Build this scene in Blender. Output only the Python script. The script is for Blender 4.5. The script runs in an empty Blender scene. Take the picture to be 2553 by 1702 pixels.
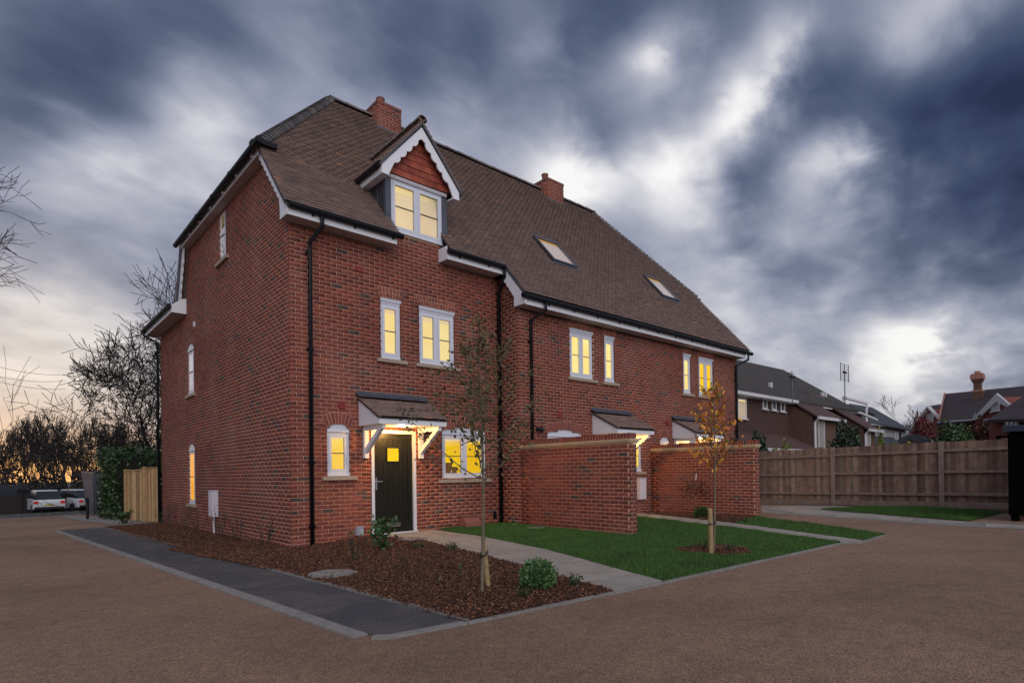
import bpy, math, random
import numpy as np
from mathutils import Vector, Matrix
random.seed(7); RNG = np.random.default_rng(7)
sc = bpy.context.scene
COL = sc.collection
rad = math.radians

# ------------------------------------------------------------------ camera
CF, CU, CV = 1462.27, 1283.22, 1171.52            # focal length and principal point in photo pixels (2553 wide)
YAW, PITCH, ROLL = rad(41.698), rad(0.205), rad(-0.754)
CAM = np.array([-3.9516, -10.3882, 0.9301])
_f = np.array([math.sin(YAW)*math.cos(PITCH), math.cos(YAW)*math.cos(PITCH), math.sin(PITCH)])
_r = np.array([math.cos(YAW), -math.sin(YAW), 0.0]); _u = np.cross(_r, _f)
R_ = _r*math.cos(ROLL)+_u*math.sin(ROLL); U_ = -_r*math.sin(ROLL)+_u*math.cos(ROLL)
cd = bpy.data.cameras.new('camera'); cam = bpy.data.objects.new('camera', cd); COL.objects.link(cam)
cd.sensor_width = 36; cd.lens = 36*CF/2553; cd.shift_x = (1276.5-CU)/2553; cd.shift_y = (CV-851)/2553
cd.clip_start = .05; cd.clip_end = 2000
m = Matrix(((R_[0], U_[0], -_f[0], CAM[0]), (R_[1], U_[1], -_f[1], CAM[1]), (R_[2], U_[2], -_f[2], CAM[2]), (0, 0, 0, 1)))
cam.matrix_world = m
sc.camera = cam

def ray(u, v): return _f+R_*(u-CU)/CF+U_*(CV-v)/CF
def onY(u, v, y): d = ray(u, v); return CAM+d*(y-CAM[1])/d[1]
def onX(u, v, x): d = ray(u, v); return CAM+d*(x-CAM[0])/d[0]
def atD(u, v, t): return CAM+ray(u, v)*t
K = 1.0855
def dY(x, y, yy): return onY(x*K, y*K, yy)
def dD(x, y, t): return atD(x*K, y*K, t)
def dirn(x, y):
    d = ray(x*K, y*K); return d/np.linalg.norm(d)

# ------------------------------------------------------------------ view + world
sc.view_settings.view_transform = 'Standard'; sc.view_settings.look = 'None'
sc.view_settings.exposure = 0.08; sc.view_settings.gamma = 1.0
sc.view_settings.use_curve_mapping = False
sc.render.engine = 'CYCLES'
sc.cycles.max_bounces = 5; sc.cycles.diffuse_bounces = 3; sc.cycles.glossy_bounces = 3
sc.cycles.transparent_max_bounces = 6; sc.cycles.use_denoising = True
sc.cycles.caustics_reflective = False; sc.cycles.caustics_refractive = False

w = bpy.data.worlds.new('World'); sc.world = w; w.use_nodes = True
nt = w.node_tree; nt.nodes.clear()
class NT:
    def __init__(s, t): s.t = t
    def n(s, ty, **k):
        o = s.t.nodes.new(ty)
        for a, b in k.items(): setattr(o, a, b)
        return o
    def l(s, a, b): s.t.links.new(a, b)
    def math(s, op, a, b=None, c=None, clamp=False):
        o = s.n('ShaderNodeMath', operation=op); o.use_clamp = clamp
        for i, x in enumerate((a, b, c)):
            if x is None: continue
            if isinstance(x, (int, float)): o.inputs[i].default_value = x
            else: s.l(x, o.inputs[i])
        return o.outputs[0]
    def vm(s, op, a, b=None, sc_=None):
        o = s.n('ShaderNodeVectorMath', operation=op)
        for i, x in enumerate((a, b)):
            if x is None: continue
            if isinstance(x, (tuple, list, np.ndarray)): o.inputs[i].default_value = tuple(float(q) for q in x)
            else: s.l(x, o.inputs[i])
        if sc_ is not None:
            if isinstance(sc_, (int, float)): o.inputs['Scale'].default_value = sc_
            else: s.l(sc_, o.inputs['Scale'])
        return o.outputs['Value'] if op in ('DOT_PRODUCT', 'LENGTH', 'DISTANCE') else o.outputs[0]
    def noise(s, vec, scale, detail=4, rough=.55, dist=0., dim='3D'):
        o = s.n('ShaderNodeTexNoise', noise_dimensions=dim)
        if vec is not None: s.l(vec, o.inputs['Vector'])
        o.inputs['Scale'].default_value = scale; o.inputs['Detail'].default_value = detail
        o.inputs['Roughness'].default_value = rough; o.inputs['Distortion'].default_value = dist
        return o.outputs['Fac']
    def ramp(s, fac, stops, interp='LINEAR'):
        o = s.n('ShaderNodeValToRGB'); cr = o.color_ramp; cr.interpolation = interp
        while len(cr.elements) < len(stops): cr.elements.new(.5)
        for e, (p, c) in zip(cr.elements, stops):
            e.position = p; e.color = (c[0], c[1], c[2], 1) if not isinstance(c, (int, float)) else (c, c, c, 1)
        s.l(fac, o.inputs[0]); return o.outputs[0]
    def mix(s, f, a, b, mode='MIX'):
        o = s.n('ShaderNodeMix', data_type='RGBA', blend_type=mode)
        for i, x in ((0, f), (6, a), (7, b)):
            if isinstance(x, (int, float)): o.inputs[i].default_value = x
            elif isinstance(x, (tuple, list)): o.inputs[i].default_value = (x[0], x[1], x[2], 1)
            else: s.l(x, o.inputs[i])
        return o.outputs[2]

W = NT(nt)
geo = W.n('ShaderNodeTexCoord')
d = geo.outputs['Generated']
sep = W.n('ShaderNodeSeparateXYZ'); W.l(d, sep.inputs[0])
z = sep.outputs[2]
zz = W.math('MAXIMUM', z, 0.0)
inv = W.math('DIVIDE', 1.0, W.math('ADD', zz, .30))
pl = W.vm('SCALE', d, sc_=inv)                      # direction carried up to a flat cloud deck
mp = W.n('ShaderNodeMapping'); W.l(pl, mp.inputs[0])
mp.inputs['Rotation'].default_value = (0, 0, rad(-25)); mp.inputs['Scale'].default_value = (1.25, 1.7, .5)
mp.inputs['Location'].default_value = (1.7, .4, 0)
n1 = W.noise(mp.outputs[0], 2.0, 6, .50, .25)
n2 = W.noise(mp.outputs[0], .8, 3, .5, .2)
n3 = W.noise(mp.outputs[0], 5.5, 5, .5, .3)
cl = W.math('ADD', W.math('MULTIPLY', n1, .62), W.math('ADD', W.math('MULTIPLY', n2, .14), W.math('MULTIPLY', n3, .26)))
# broad brightness of the deck: banks and breaks of the overcast, as brightness at directions of the sky
RS = [(.18, .0), (.27, .18), (.38, .34), (.48, .46), (.60, .58), (.72, .72), (.88, .86), (.99, .99)]
def inv(v): return float(np.interp(v, [a for a, _ in RS], [b for _, b in RS]))
SKYP = [(50, 60, .36), (270, 90, .37), (470, 90, .41), (690, 110, .58), (880, 90, .42), (1080, 70, .35), (1280, 110, .39), (1440, 60, .33), (1510, 175, .72), (1650, 60, .48), (1780, 120, .60), (1950, 90, .42), (2125, 70, .64), (2300, 80, .38),
        (60, 260, .42), (250, 250, .48), (440, 265, .76), (600, 210, .60), (1000, 250, .55), (1160, 330, .58), (1310, 270, .50), (1430, 270, .47), (1600, 270, .50), (1690, 262, .80), (1800, 270, .40), (1980, 260, .33), (2150, 250, .26), (2310, 240, .20),
        (70, 430, .54), (210, 430, .74), (400, 400, .64), (1310, 425, .84), (1480, 395, .76), (1580, 350, .82), (1700, 400, .46), (1865, 385, .66), (2050, 410, .36), (2300, 410, .27),
        (60, 580, .58), (230, 580, .62), (1450, 540, .64), (1640, 560, .66), (1820, 560, .58), (2030, 560, .50), (2290, 570, .34),
        (70, 720, .74), (260, 720, .76), (1700, 700, .68), (1860, 700, .64), (2060, 700, .58), (2280, 710, .50), (2500, 500, .28), (2500, 200, .24),
        (60, 850, .80), (250, 850, .74), (1830, 820, .62), (1960, 850, .74), (2060, 815, .82), (2185, 850, .70), (2330, 850, .56), (2000, 915, .78), (2130, 920, .66), (2260, 930, .62), (-150, 300, .45), (-150, 700, .66), (900, -150, .42), (1900, -150, .44)]
WID = 4.6; KK = 1/(1-math.cos(rad(WID)))
DV = np.array([dirn(a, b) for a, b, _ in SKYP]); G_ = np.exp(KK*(DV@DV.T-1)); BASE = inv(.60)
AMP = np.linalg.solve(G_+.04*np.eye(len(DV)), np.array([inv(c) for _, _, c in SKYP])-BASE)
wv1 = W.noise(mp.outputs[0], 2.0, 3, .5); wv2 = W.noise(mp.outputs[0], 2.3, 3, .5)
cmb = W.n('ShaderNodeCombineXYZ'); W.l(W.math('SUBTRACT', wv1, .5), cmb.inputs[0]); W.l(W.math('SUBTRACT', wv2, .5), cmb.inputs[2]); W.l(W.math('SUBTRACT', n3, .5), cmb.inputs[1])
dw = W.vm('NORMALIZE', W.vm('ADD', d, W.vm('SCALE', cmb.outputs[0], sc_=.10)))
def lobe(px, py, rdeg, amp, vec=None):
    dp = W.vm('DOT_PRODUCT', dw if vec is None else vec, tuple(dirn(px, py)))
    k = 1/(1-math.cos(rad(rdeg)))
    return W.math('MULTIPLY', W.math('EXPONENT', W.math('MULTIPLY_ADD', dp, k, -k)), float(amp))
tot = W.math('ADD', W.math('MULTIPLY', W.math('SUBTRACT', cl, .50), 1.15), BASE)
for (a_, b_, _), am in zip(SKYP, AMP): tot = W.math('ADD', tot, lobe(a_, b_, WID, am))
dw2 = W.vm('NORMALIZE', W.vm('ADD', d, W.vm('SCALE', cmb.outputs[0], sc_=.22)))
for (a_, b_, w2_, am) in [(1320, 428, 2.0, .14), (1420, 408, 1.7, .12), (1520, 385, 1.6, .12), (1600, 345, 1.6, .13), (1665, 300, 1.6, .15), (1700, 240, 1.8, .14), (1740, 170, 2.0, .09), (1505, 165, 1.6, .12), (1860, 385, 1.8, .10), (2130, 65, 2.2, .10), (1850, 320, 1.6, .06), (2000, 850, 1.8, .10), (2110, 835, 1.8, .12), (2080, 890, 1.5, .08), (1620, 120, 3.0, -.10), (1450, 290, 3.0, -.05)]:
    tot = W.math('ADD', tot, lobe(a_, b_, w2_, am, dw2))
lum = W.ramp(tot, [(.0, (.018, .030, .075)), (.18, (.045, .066, .135)), (.34, (.095, .125, .205)), (.46, (.175, .205, .300)), (.58, (.295, .320, .430)), (.72, (.47, .48, .56)), (.86, (.75, .75, .79)), (.99, (.98, .98, .97))])
# low sun glow along the horizon: amber to the left of the house, pale cream to the right
lowv = W.math('EXPONENT', W.math('MULTIPLY', zz, -10.0))
gl = W.math('MULTIPLY', lobe(60, 1080, 14, 1.0, d), W.math('EXPONENT', W.math('MULTIPLY', zz, -22.0)))
gl2 = W.math('MULTIPLY', lobe(2010, 900, 11, .40, d), lowv)
c1 = W.mix(W.math('MINIMUM', W.math('MULTIPLY', gl, 1.6), 1.0), lum, (1.0, .47, .13))
c1 = W.mix(W.math('MINIMUM', gl2, 1.0), c1, (.95, .90, .78))
gl3 = W.math('MULTIPLY', lobe(90, 880, 8, .40, d), 1.0)
c1 = W.mix(W.math('MINIMUM', gl3, 1.0), c1, (.92, .83, .66))
bgc = W.n('ShaderNodeBackground'); W.l(c1, bgc.inputs[0]); bgc.inputs[1].default_value = 1.0
sky = W.n('ShaderNodeTexSky', sky_type='NISHITA'); sky.sun_disc = False
sky.sun_elevation = rad(3); sky.sun_rotation = rad(-5)
bgs = W.n('ShaderNodeBackground'); W.l(sky.outputs[0], bgs.inputs[0]); bgs.inputs[1].default_value = .07
mxs = W.n('ShaderNodeMixShader'); mxs.inputs[0].default_value = .9
W.l(bgs.outputs[0], mxs.inputs[1]); W.l(bgc.outputs[0], mxs.inputs[2])
out = W.n('ShaderNodeOutputWorld'); W.l(mxs.outputs[0], out.inputs[0])

# one very soft sun added behind the camera as fill on the house fronts
sd = bpy.data.lights.new('sun_fill', 'SUN'); sd.energy = 1.5; sd.angle = rad(70); sd.color = (1.0, .95, .90)
so = bpy.data.objects.new('sun_fill', sd); COL.objects.link(so)
so.rotation_euler = Vector((-.42, -.86, .40)).to_track_quat('Z', 'Y').to_euler()

# ------------------------------------------------------------------ materials
MATS = {}
def mat(name, color=(.5, .5, .5), rough=.6, metal=0., var=0., vscale=6., bump=0., bscale=60., spec=.5, isl=None, emit=None, estr=1., patch=None, coat=0., isv=.22):
    """plain procedural surface: base colour with noise variation, optional per-piece colours (isl) and bump"""
    if name in MATS: return MATS[name]
    mt = bpy.data.materials.new(name); mt.use_nodes = True; T = NT(mt.node_tree)
    b = mt.node_tree.nodes['Principled BSDF']
    tc = T.n('ShaderNodeTexCoord'); gm = T.n('ShaderNodeNewGeometry')
    pos = gm.outputs['Position']
    if isl:
        oi = T.n('ShaderNodeObjectInfo')
        r = T.math('FRACT', T.math('ADD', oi.outputs['Random'], gm.outputs['Random Per Island']))
        c = T.ramp(r, isl, 'CONSTANT')
        r2 = T.math('FRACT', T.math('MULTIPLY', r, 37.7))
        c = T.mix(1.0, c, T.ramp(r2, [(0, 1-isv), (1, 1+isv)]), 'MULTIPLY')
    else:
        rgb = T.n('ShaderNodeRGB'); rgb.outputs[0].default_value = (*color, 1); c = rgb.outputs[0]
    if var:
        nz = T.noise(pos, vscale, 5, .6)
        c = T.mix(1.0, c, T.ramp(nz, [(.3, 1-var), (.7, 1+var)]), 'MULTIPLY')
    if patch:
        nz = T.noise(pos, patch[1], 4, .6, .5)
        c = T.mix(T.ramp(nz, [(patch[3], 0.), (patch[4], patch[2])]), c, patch[0])
    T.l(c, b.inputs['Base Color'])
    b.inputs['Roughness'].default_value = rough; b.inputs['Metallic'].default_value = metal
    b.inputs['Specular IOR Level'].default_value = spec
    b.inputs['Coat Weight'].default_value = coat
    if bump:
        nz = T.noise(pos, bscale, 4, .6)
        bp = T.n('ShaderNodeBump'); bp.inputs['Strength'].default_value = bump; bp.inputs['Distance'].default_value = .01
        T.l(nz, bp.inputs['Height']); T.l(bp.outputs[0], b.inputs['Normal'])
    if emit:
        b.inputs['Emission Color'].default_value = (*emit, 1); b.inputs['Emission Strength'].default_value = estr
    MATS[name] = mt; return mt

BR = [(0, (.215, .050, .032)), (.22, (.188, .043, .030)), (.42, (.238, .058, .036)), (.60, (.172, .040, .030)), (.74, (.205, .056, .040)), (.86, (.148, .038, .031)), (.955, (.070, .048, .048))]
mat('brick_red', isl=BR, rough=.85, bump=.3, bscale=90, var=.16, vscale=1.3, patch=((.26, .12, .10), .9, .55, .50, .74), isv=.14)
mat('brick_arch', isl=[(0, (.26, .075, .05)), (.4, (.21, .055, .042)), (.75, (.17, .05, .042))], rough=.85, bump=.4, bscale=90)
mat('mortar', (.60, .36, .25), .95, var=.12, vscale=14, bump=.4, bscale=150)
mat('tile_brown', isl=[(0, (.235, .160, .138)), (.3, (.215, .148, .132)), (.55, (.250, .170, .145)), (.78, (.198, .138, .128)), (.90, (.275, .180, .148)), (.985, (.40, .21, .14))], rough=.8, bump=.3, bscale=70, var=.15, vscale=2.5, isv=.10)
mat('tile_dark', isl=[(0, (.12, .108, .112)), (.4, (.095, .088, .095)), (.7, (.15, .13, .125))], rough=.75, bump=.4, bscale=60, var=.2)
mat('tile_under', (.05, .035, .032), .9)
mat('tile_red', isl=[(0, (.30, .062, .036)), (.4, (.25, .05, .032)), (.75, (.34, .085, .045))], rough=.8, bump=.3, bscale=80, var=.12)
mat('white_paint', (.76, .77, .84), .38, var=.03, vscale=3)
mat('white_upvc', (.66, .68, .78), .30, var=.02, vscale=3)
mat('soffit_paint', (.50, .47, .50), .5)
mat('black_plastic', (.008, .009, .013), .42, spec=.2)
mat('lead', (.085, .095, .125), .5, metal=.3, var=.2, vscale=5)
mat('lead_dark', (.045, .043, .060), .5, metal=.2, var=.25, vscale=4)
mat('stone_sill', (.36, .285, .22), .85, var=.14, vscale=14, bump=.3)
mat('stone_band', (.50, .36, .23), .85, var=.12, vscale=9, bump=.3, bscale=40)
mat('door_green', (.011, .012, .009), .4, var=.1, spec=.3)
mat('door_brown', (.07, .035, .02), .4)
mat('chrome', (.7, .7, .72), .18, metal=1.)
mat('clay_pot', (.34, .16, .12), .8, var=.15)
mat('clay_plate', (.22, .085, .07), .8)
mat('vent_red', (.25, .03, .028), .5)
mat('grey_box', (.42, .42, .50), .5)
mat('white_box', (.62, .58, .66), .5)
mat('metal_grey', (.13, .13, .16), .35, metal=.7, var=.25, vscale=3)

def surf(name, build, rough=.9, bumpd=.01):
    mt = bpy.data.materials.new(name); mt.use_nodes = True; T = NT(mt.node_tree)
    b = mt.node_tree.nodes['Principled BSDF']; g_ = T.n('ShaderNodeNewGeometry'); P = g_.outputs['Position']
    c, h, st = build(T, P)
    T.l(c, b.inputs['Base Color']); b.inputs['Roughness'].default_value = rough
    if h is not None:
        bp = T.n('ShaderNodeBump'); bp.inputs['Strength'].default_value = st; bp.inputs['Distance'].default_value = bumpd
        T.l(h, bp.inputs['Height']); T.l(bp.outputs[0], b.inputs['Normal'])
    MATS[name] = mt; return mt
def vor(T, P, s, out='Color', rnd=1.):
    o = T.n('ShaderNodeTexVoronoi'); T.l(P, o.inputs['Vector']); o.inputs['Scale'].default_value = s; o.inputs['Randomness'].default_value = rnd
    return o.outputs[out]
def b_resin(T, P):
    v = vor(T, P, 130.); sp = T.n('ShaderNodeSeparateColor'); T.l(v, sp.inputs[0])
    c = T.ramp(sp.outputs[0], [(0, (.12, .070, .046)), (.3, (.225, .130, .085)), (.6, (.315, .185, .122)), (.85, (.42, .265, .18)), (1, (.15, .10, .075))])
    big = T.noise(P, .35, 5, .65, .6); c = T.mix(1., c, T.ramp(big, [(.3, .68), (.5, .95), (.7, 1.18)]), 'MULTIPLY')
    mid = T.noise(P, 9., 4, .65); c = T.mix(1., c, T.ramp(mid, [(.25, .80), (.75, 1.18)]), 'MULTIPLY')
    st = T.noise(P, 2.4, 6, .7, 1.2); c = T.mix(T.ramp(st, [(.62, 0.), (.75, .35)]), c, (.10, .075, .065))
    return c, T.math('ADD', vor(T, P, 130., 'Distance'), T.noise(P, 40, 3)), .7
surf('resin_gravel', b_resin, .85, .012)
def b_tarmac(T, P):
    v = vor(T, P, 160.); sp = T.n('ShaderNodeSeparateColor'); T.l(v, sp.inputs[0])
    c = T.ramp(sp.outputs[0], [(0, (.030, .032, .040)), (.7, (.060, .062, .075)), (1, (.14, .13, .13))])
    n = T.noise(P, 1.1, 5, .7, .8); c = T.mix(T.ramp(n, [(.45, 0.), (.7, .65)]), c, (.17, .15, .14))
    return c, vor(T, P, 160., 'Distance'), .7
surf('tarmac', b_tarmac, .9)
def b_road(T, P):
    c = T.ramp(T.noise(P, 3, 5, .7), [(.3, (.040, .042, .050)), (.7, (.07, .07, .08))]); return c, T.noise(P, 90, 3), .4
surf('road_asphalt', b_road, .85)
def b_kerb(T, P):
    c = T.ramp(T.noise(P, 6, 5, .7), [(.3, (.17, .16, .15)), (.7, (.28, .265, .255))]); return c, T.noise(P, 120, 4), .4
surf('kerb_concrete', b_kerb, .9)
def b_slab(T, P):
    c = T.ramp(T.noise(P, 2.2, 6, .65, .5), [(.25, (.22, .20, .185)), (.5, (.31, .28, .25)), (.75, (.40, .35, .30))])
    c = T.mix(T.ramp(T.noise(P, 22, 4, .7), [(.6, 0.), (.8, .3)]), c, (.16, .13, .11))
    return c, T.noise(P, 30, 5), .35
surf('paving_stone', b_slab, .75)
def b_soil(T, P):
    c = T.ramp(T.noise(P, 25, 5, .7), [(.3, (.022, .011, .008)), (.7, (.055, .027, .018))]); return c, T.noise(P, 30, 5), .9
surf('soil', b_soil, 1.)
def b_turf(T, P):
    c = T.ramp(T.noise(P, 14, 5, .7), [(.3, (.012, .028, .008)), (.7, (.03, .055, .014))]); return c, T.noise(P, 60, 4), .8
surf('turf_base', b_turf, 1.)
def b_field(T, P):
    c = T.ramp(T.noise(P, .8, 5, .7), [(.3, (.030, .040, .018)), (.7, (.06, .06, .03))]); return c, T.noise(P, 6, 4), .6
surf('field', b_field, 1.)
mat('mulch_chip', isl=[(0, (.075, .028, .016)), (.25, (.135, .050, .028)), (.5, (.045, .018, .012)), (.72, (.20, .080, .042)), (.92, (.32, .155, .085))], rough=.9, bump=.4, bscale=120)
mat('cabinet', (.5, .25, .06), .5)
mat('grass_blade', isl=[(0, (.040, .120, .014)), (.3, (.058, .155, .020)), (.55, (.030, .090, .014)), (.75, (.080, .180, .026)), (.95, (.13, .16, .04))], rough=.55, patch=((.030, .070, .014), 1.6, .6, .5, .7))
mat('leaf_green', isl=[(0, (.035, .085, .022)), (.35, (.055, .12, .03)), (.65, (.022, .058, .018)), (.9, (.12, .17, .05))], rough=.42)
mat('leaf_box', isl=[(0, (.07, .16, .05)), (.35, (.11, .22, .07)), (.65, (.04, .10, .035)), (.88, (.20, .30, .13))], rough=.45)
mat('leaf_laurel', isl=[(0, (.018, .050, .012)), (.35, (.032, .075, .016)), (.65, (.012, .032, .010)), (.92, (.07, .11, .02))], rough=.35)
mat('leaf_olive', isl=[(0, (.085, .085, .025)), (.3, (.12, .095, .03)), (.55, (.055, .062, .02)), (.8, (.16, .09, .035))], rough=.5)
mat('leaf_orange', isl=[(0, (.62, .26, .030)), (.3, (.72, .36, .04)), (.55, (.52, .17, .035)), (.8, (.40, .13, .05)), (.93, (.22, .25, .05))], rough=.45)
mat('leaf_fallen', isl=[(0, (.16, .07, .03)), (.5, (.10, .045, .022)), (.85, (.24, .13, .05))], rough=.7)
mat('leaf_rust', isl=[(0, (.10, .028, .018)), (.5, (.06, .02, .015)), (.85, (.16, .05, .02))], rough=.6)
mat('leaf_dark', isl=[(0, (.020, .040, .022)), (.35, (.035, .062, .030)), (.65, (.013, .026, .016)), (.9, (.10, .13, .10))], rough=.3)
mat('leaf_red', isl=[(0, (.16, .03, .035)), (.4, (.10, .022, .026)), (.75, (.22, .05, .05))], rough=.6)
mat('leaf_yellow', isl=[(0, (.20, .20, .03)), (.5, (.12, .15, .02)), (.85, (.30, .24, .04))], rough=.5)
mat('bark', (.055, .042, .034), .9, var=.3, vscale=8, bump=.5, bscale=40)
mat('bark_dark', (.022, .018, .018), .95)
mat('bark_young', (.16, .125, .085), .8, var=.3, vscale=30)
mat('stake_wood', (.34, .24, .12), .8, var=.3, vscale=18, bump=.4, bscale=60)
mat('fence_wood', isl=[(0, (.205, .132, .100)), (.2, (.25, .168, .128)), (.4, (.17, .112, .09)), (.6, (.225, .152, .12)), (.8, (.285, .20, .16)), (.92, (.18, .14, .12))], rough=.85, var=.3, vscale=6, bump=.4, bscale=60, isv=.32)
mat('fence_post', (.25, .19, .17), .9, var=.25, vscale=7, bump=.4)
mat('fence_new', isl=[(0, (.36, .22, .10)), (.3, (.43, .27, .13)), (.6, (.32, .19, .085)), (.85, (.47, .31, .16))], rough=.75, var=.18, vscale=5)
mat('timber_black', (.002, .002, .0025), .9, spec=.05)
mat('timber_black_top', (.02, .028, .05), .3)
mat('rubber', (.012, .012, .012), .7)
MATS['downlight'] = None

def glow(name, c, s, reflect=.5, c2=None, hard=None):
    """a lit room seen through glass: warm light given off by the room behind, with the pane's own reflections on top"""
    mt = bpy.data.materials.new(name); mt.use_nodes = True; T = NT(mt.node_tree); mt.node_tree.nodes.clear()
    gm = T.n('ShaderNodeNewGeometry'); n = T.noise(gm.outputs['Position'], 1.6, 2, .5)
    col = T.ramp(n, [(.35, c2 or tuple(q*.82 for q in c)), (.65, c)])
    em = T.n('ShaderNodeEmission'); T.l(col, em.inputs[0]); em.inputs[1].default_value = s
    gs = T.n('ShaderNodeBsdfGlossy'); gs.inputs['Roughness'].default_value = .02; gs.inputs[0].default_value = (.9, .93, 1, 1)
    fr = T.n('ShaderNodeFresnel'); fr.inputs[0].default_value = 1.5
    f = T.math('MINIMUM', T.math('MULTIPLY', fr.outputs[0], reflect*2), .9)
    mx = T.n('ShaderNodeMixShader'); T.l(f, mx.inputs[0]); T.l(em.outputs[0], mx.inputs[1]); T.l(gs.outputs[0], mx.inputs[2])
    o = T.n('ShaderNodeOutputMaterial'); T.l(mx.outputs[0], o.inputs[0]); MATS[name] = mt
glow('lit_yellow', (1.0, .72, .12), 1.05, .4, (1.0, .60, .06))
glow('lit_pale', (1.0, .80, .30), 1.05, .3, (.98, .70, .22))
glow('lit_cream', (1.0, .76, .40), .95, .6, (.95, .66, .30))
glow('lit_amber', (1.0, .45, .03), 1.1, .12, (.95, .36, .02))
glow('lit_gold', (1.0, .66, .01), 1.0, .3, (1.0, .56, .01))
glow('lit_peach', (.92, .72, .60), .75, .9, (.85, .66, .55))  # rooflight glow with some sky reflection mixed into its colour
glow('lit_top', (.75, .42, .08), .8, .3, (.6, .32, .05))
def clear(name):
    mt = bpy.data.materials.new(name); mt.use_nodes = True; T = NT(mt.node_tree); mt.node_tree.nodes.clear()
    t = T.n('ShaderNodeBsdfTransparent'); gs = T.n('ShaderNodeBsdfGlossy'); gs.inputs['Roughness'].default_value = .015
    fr = T.n('ShaderNodeFresnel'); fr.inputs[0].default_value = 1.5; f = T.math('MINIMUM', T.math('MULTIPLY', fr.outputs[0], 1.7), .9)
    mx = T.n('ShaderNodeMixShader'); T.l(f, mx.inputs[0]); T.l(t.outputs[0], mx.inputs[1]); T.l(gs.outputs[0], mx.inputs[2])
    o = T.n('ShaderNodeOutputMaterial'); T.l(mx.outputs[0], o.inputs[0]); MATS[name] = mt
clear('clear_glass')
mat('room_dark', (.35, .16, .03), .7); mat('room_white', (.8, .75, .6), .6)
glow('glass_dim', (.10, .11, .12), 1.0, 1., (.05, .06, .07))
glow('lamp_lens', (1.0, .86, .55), 14., .1, (1.0, .86, .55))
glow('tail_lamp', (.5, .02, .02), .6, .3)
glow('head_lamp', (.9, .9, .8), .8, .3)
glow('amber_lamp', (1.0, .55, .05), 1.6, .1)

# ------------------------------------------------------------------ object helpers
def put(o, parent=None):
    COL.objects.link(o)
    if parent is not None:
        o.parent = parent
        if parent.parent is None: o.matrix_parent_inverse = parent.matrix_basis.inverted()
    return o
def obj(name, V, F, material, parent=None, smooth=False):
    me = bpy.data.meshes.new(name); me.from_pydata([tuple(map(float, v)) for v in V], [], F)
    me.materials.append(MATS[material]); me.update()
    if smooth:
        me.polygons.foreach_set('use_smooth', [True]*len(me.polygons))
    return put(bpy.data.objects.new(name, me), parent)
def npobj(name, V, Q, material, parent=None, smooth=False, kind=None, label=None, cat=None):
    """fast mesh from numpy: V (n,3), Q (m,k)"""
    V = np.asarray(V, np.float32).reshape(-1, 3); Q = np.asarray(Q, np.int32); k = Q.shape[1]
    me = bpy.data.meshes.new(name); me.vertices.add(len(V)); me.vertices.foreach_set('co', V.ravel())
    me.loops.add(Q.size); me.loops.foreach_set('vertex_index', Q.ravel())
    me.polygons.add(len(Q)); me.polygons.foreach_set('loop_start', np.arange(0, Q.size, k, dtype=np.int32))
    me.polygons.foreach_set('loop_total', np.full(len(Q), k, np.int32))
    me.materials.append(MATS[material]); me.update(calc_edges=True)
    if smooth: me.polygons.foreach_set('use_smooth', [True]*len(me.polygons))
    o = put(bpy.data.objects.new(name, me), parent)
    if kind: o['kind'] = kind
    if label: o['label'] = label
    if cat: o['category'] = cat
    return o
def empty(name, loc, label, cat, group=None, rz=0.):
    o = bpy.data.objects.new(name, None); o.empty_display_size = .2; COL.objects.link(o)
    o.location = loc; o.rotation_euler = (0, 0, rz); o['label'] = label; o['category'] = cat
    if group: o['group'] = group
    return o
def tag(o, label=None, cat=None, group=None, kind=None):
    for k_, v_ in (('label', label), ('category', cat), ('group', group), ('kind', kind)):
        if v_: o[k_] = v_
    return o
QB = np.array([[0, 3, 2, 1], [4, 5, 6, 7], [0, 1, 5, 4], [1, 2, 6, 5], [2, 3, 7, 6], [3, 0, 4, 7]])
def boxesV(O, U, V, N):
    """(n,3) corner and three edge vectors of n boxes -> verts, quads"""
    O, U, V, N = [np.broadcast_to(np.asarray(a, float), (len(O), 3)) for a in (O, U, V, N)]
    P = np.stack([O, O+U, O+U+V, O+V, O+N, O+U+N, O+U+V+N, O+V+N], 1).reshape(-1, 3)
    return P, (QB[None]+8*np.arange(len(O))[:, None, None]).reshape(-1, 4)
def boxes(name, O, U, V, N, material, parent=None, kind=None):
    P, Q = boxesV(O, U, V, N); return npobj(name, P, Q, material, parent, kind=kind)
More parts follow.
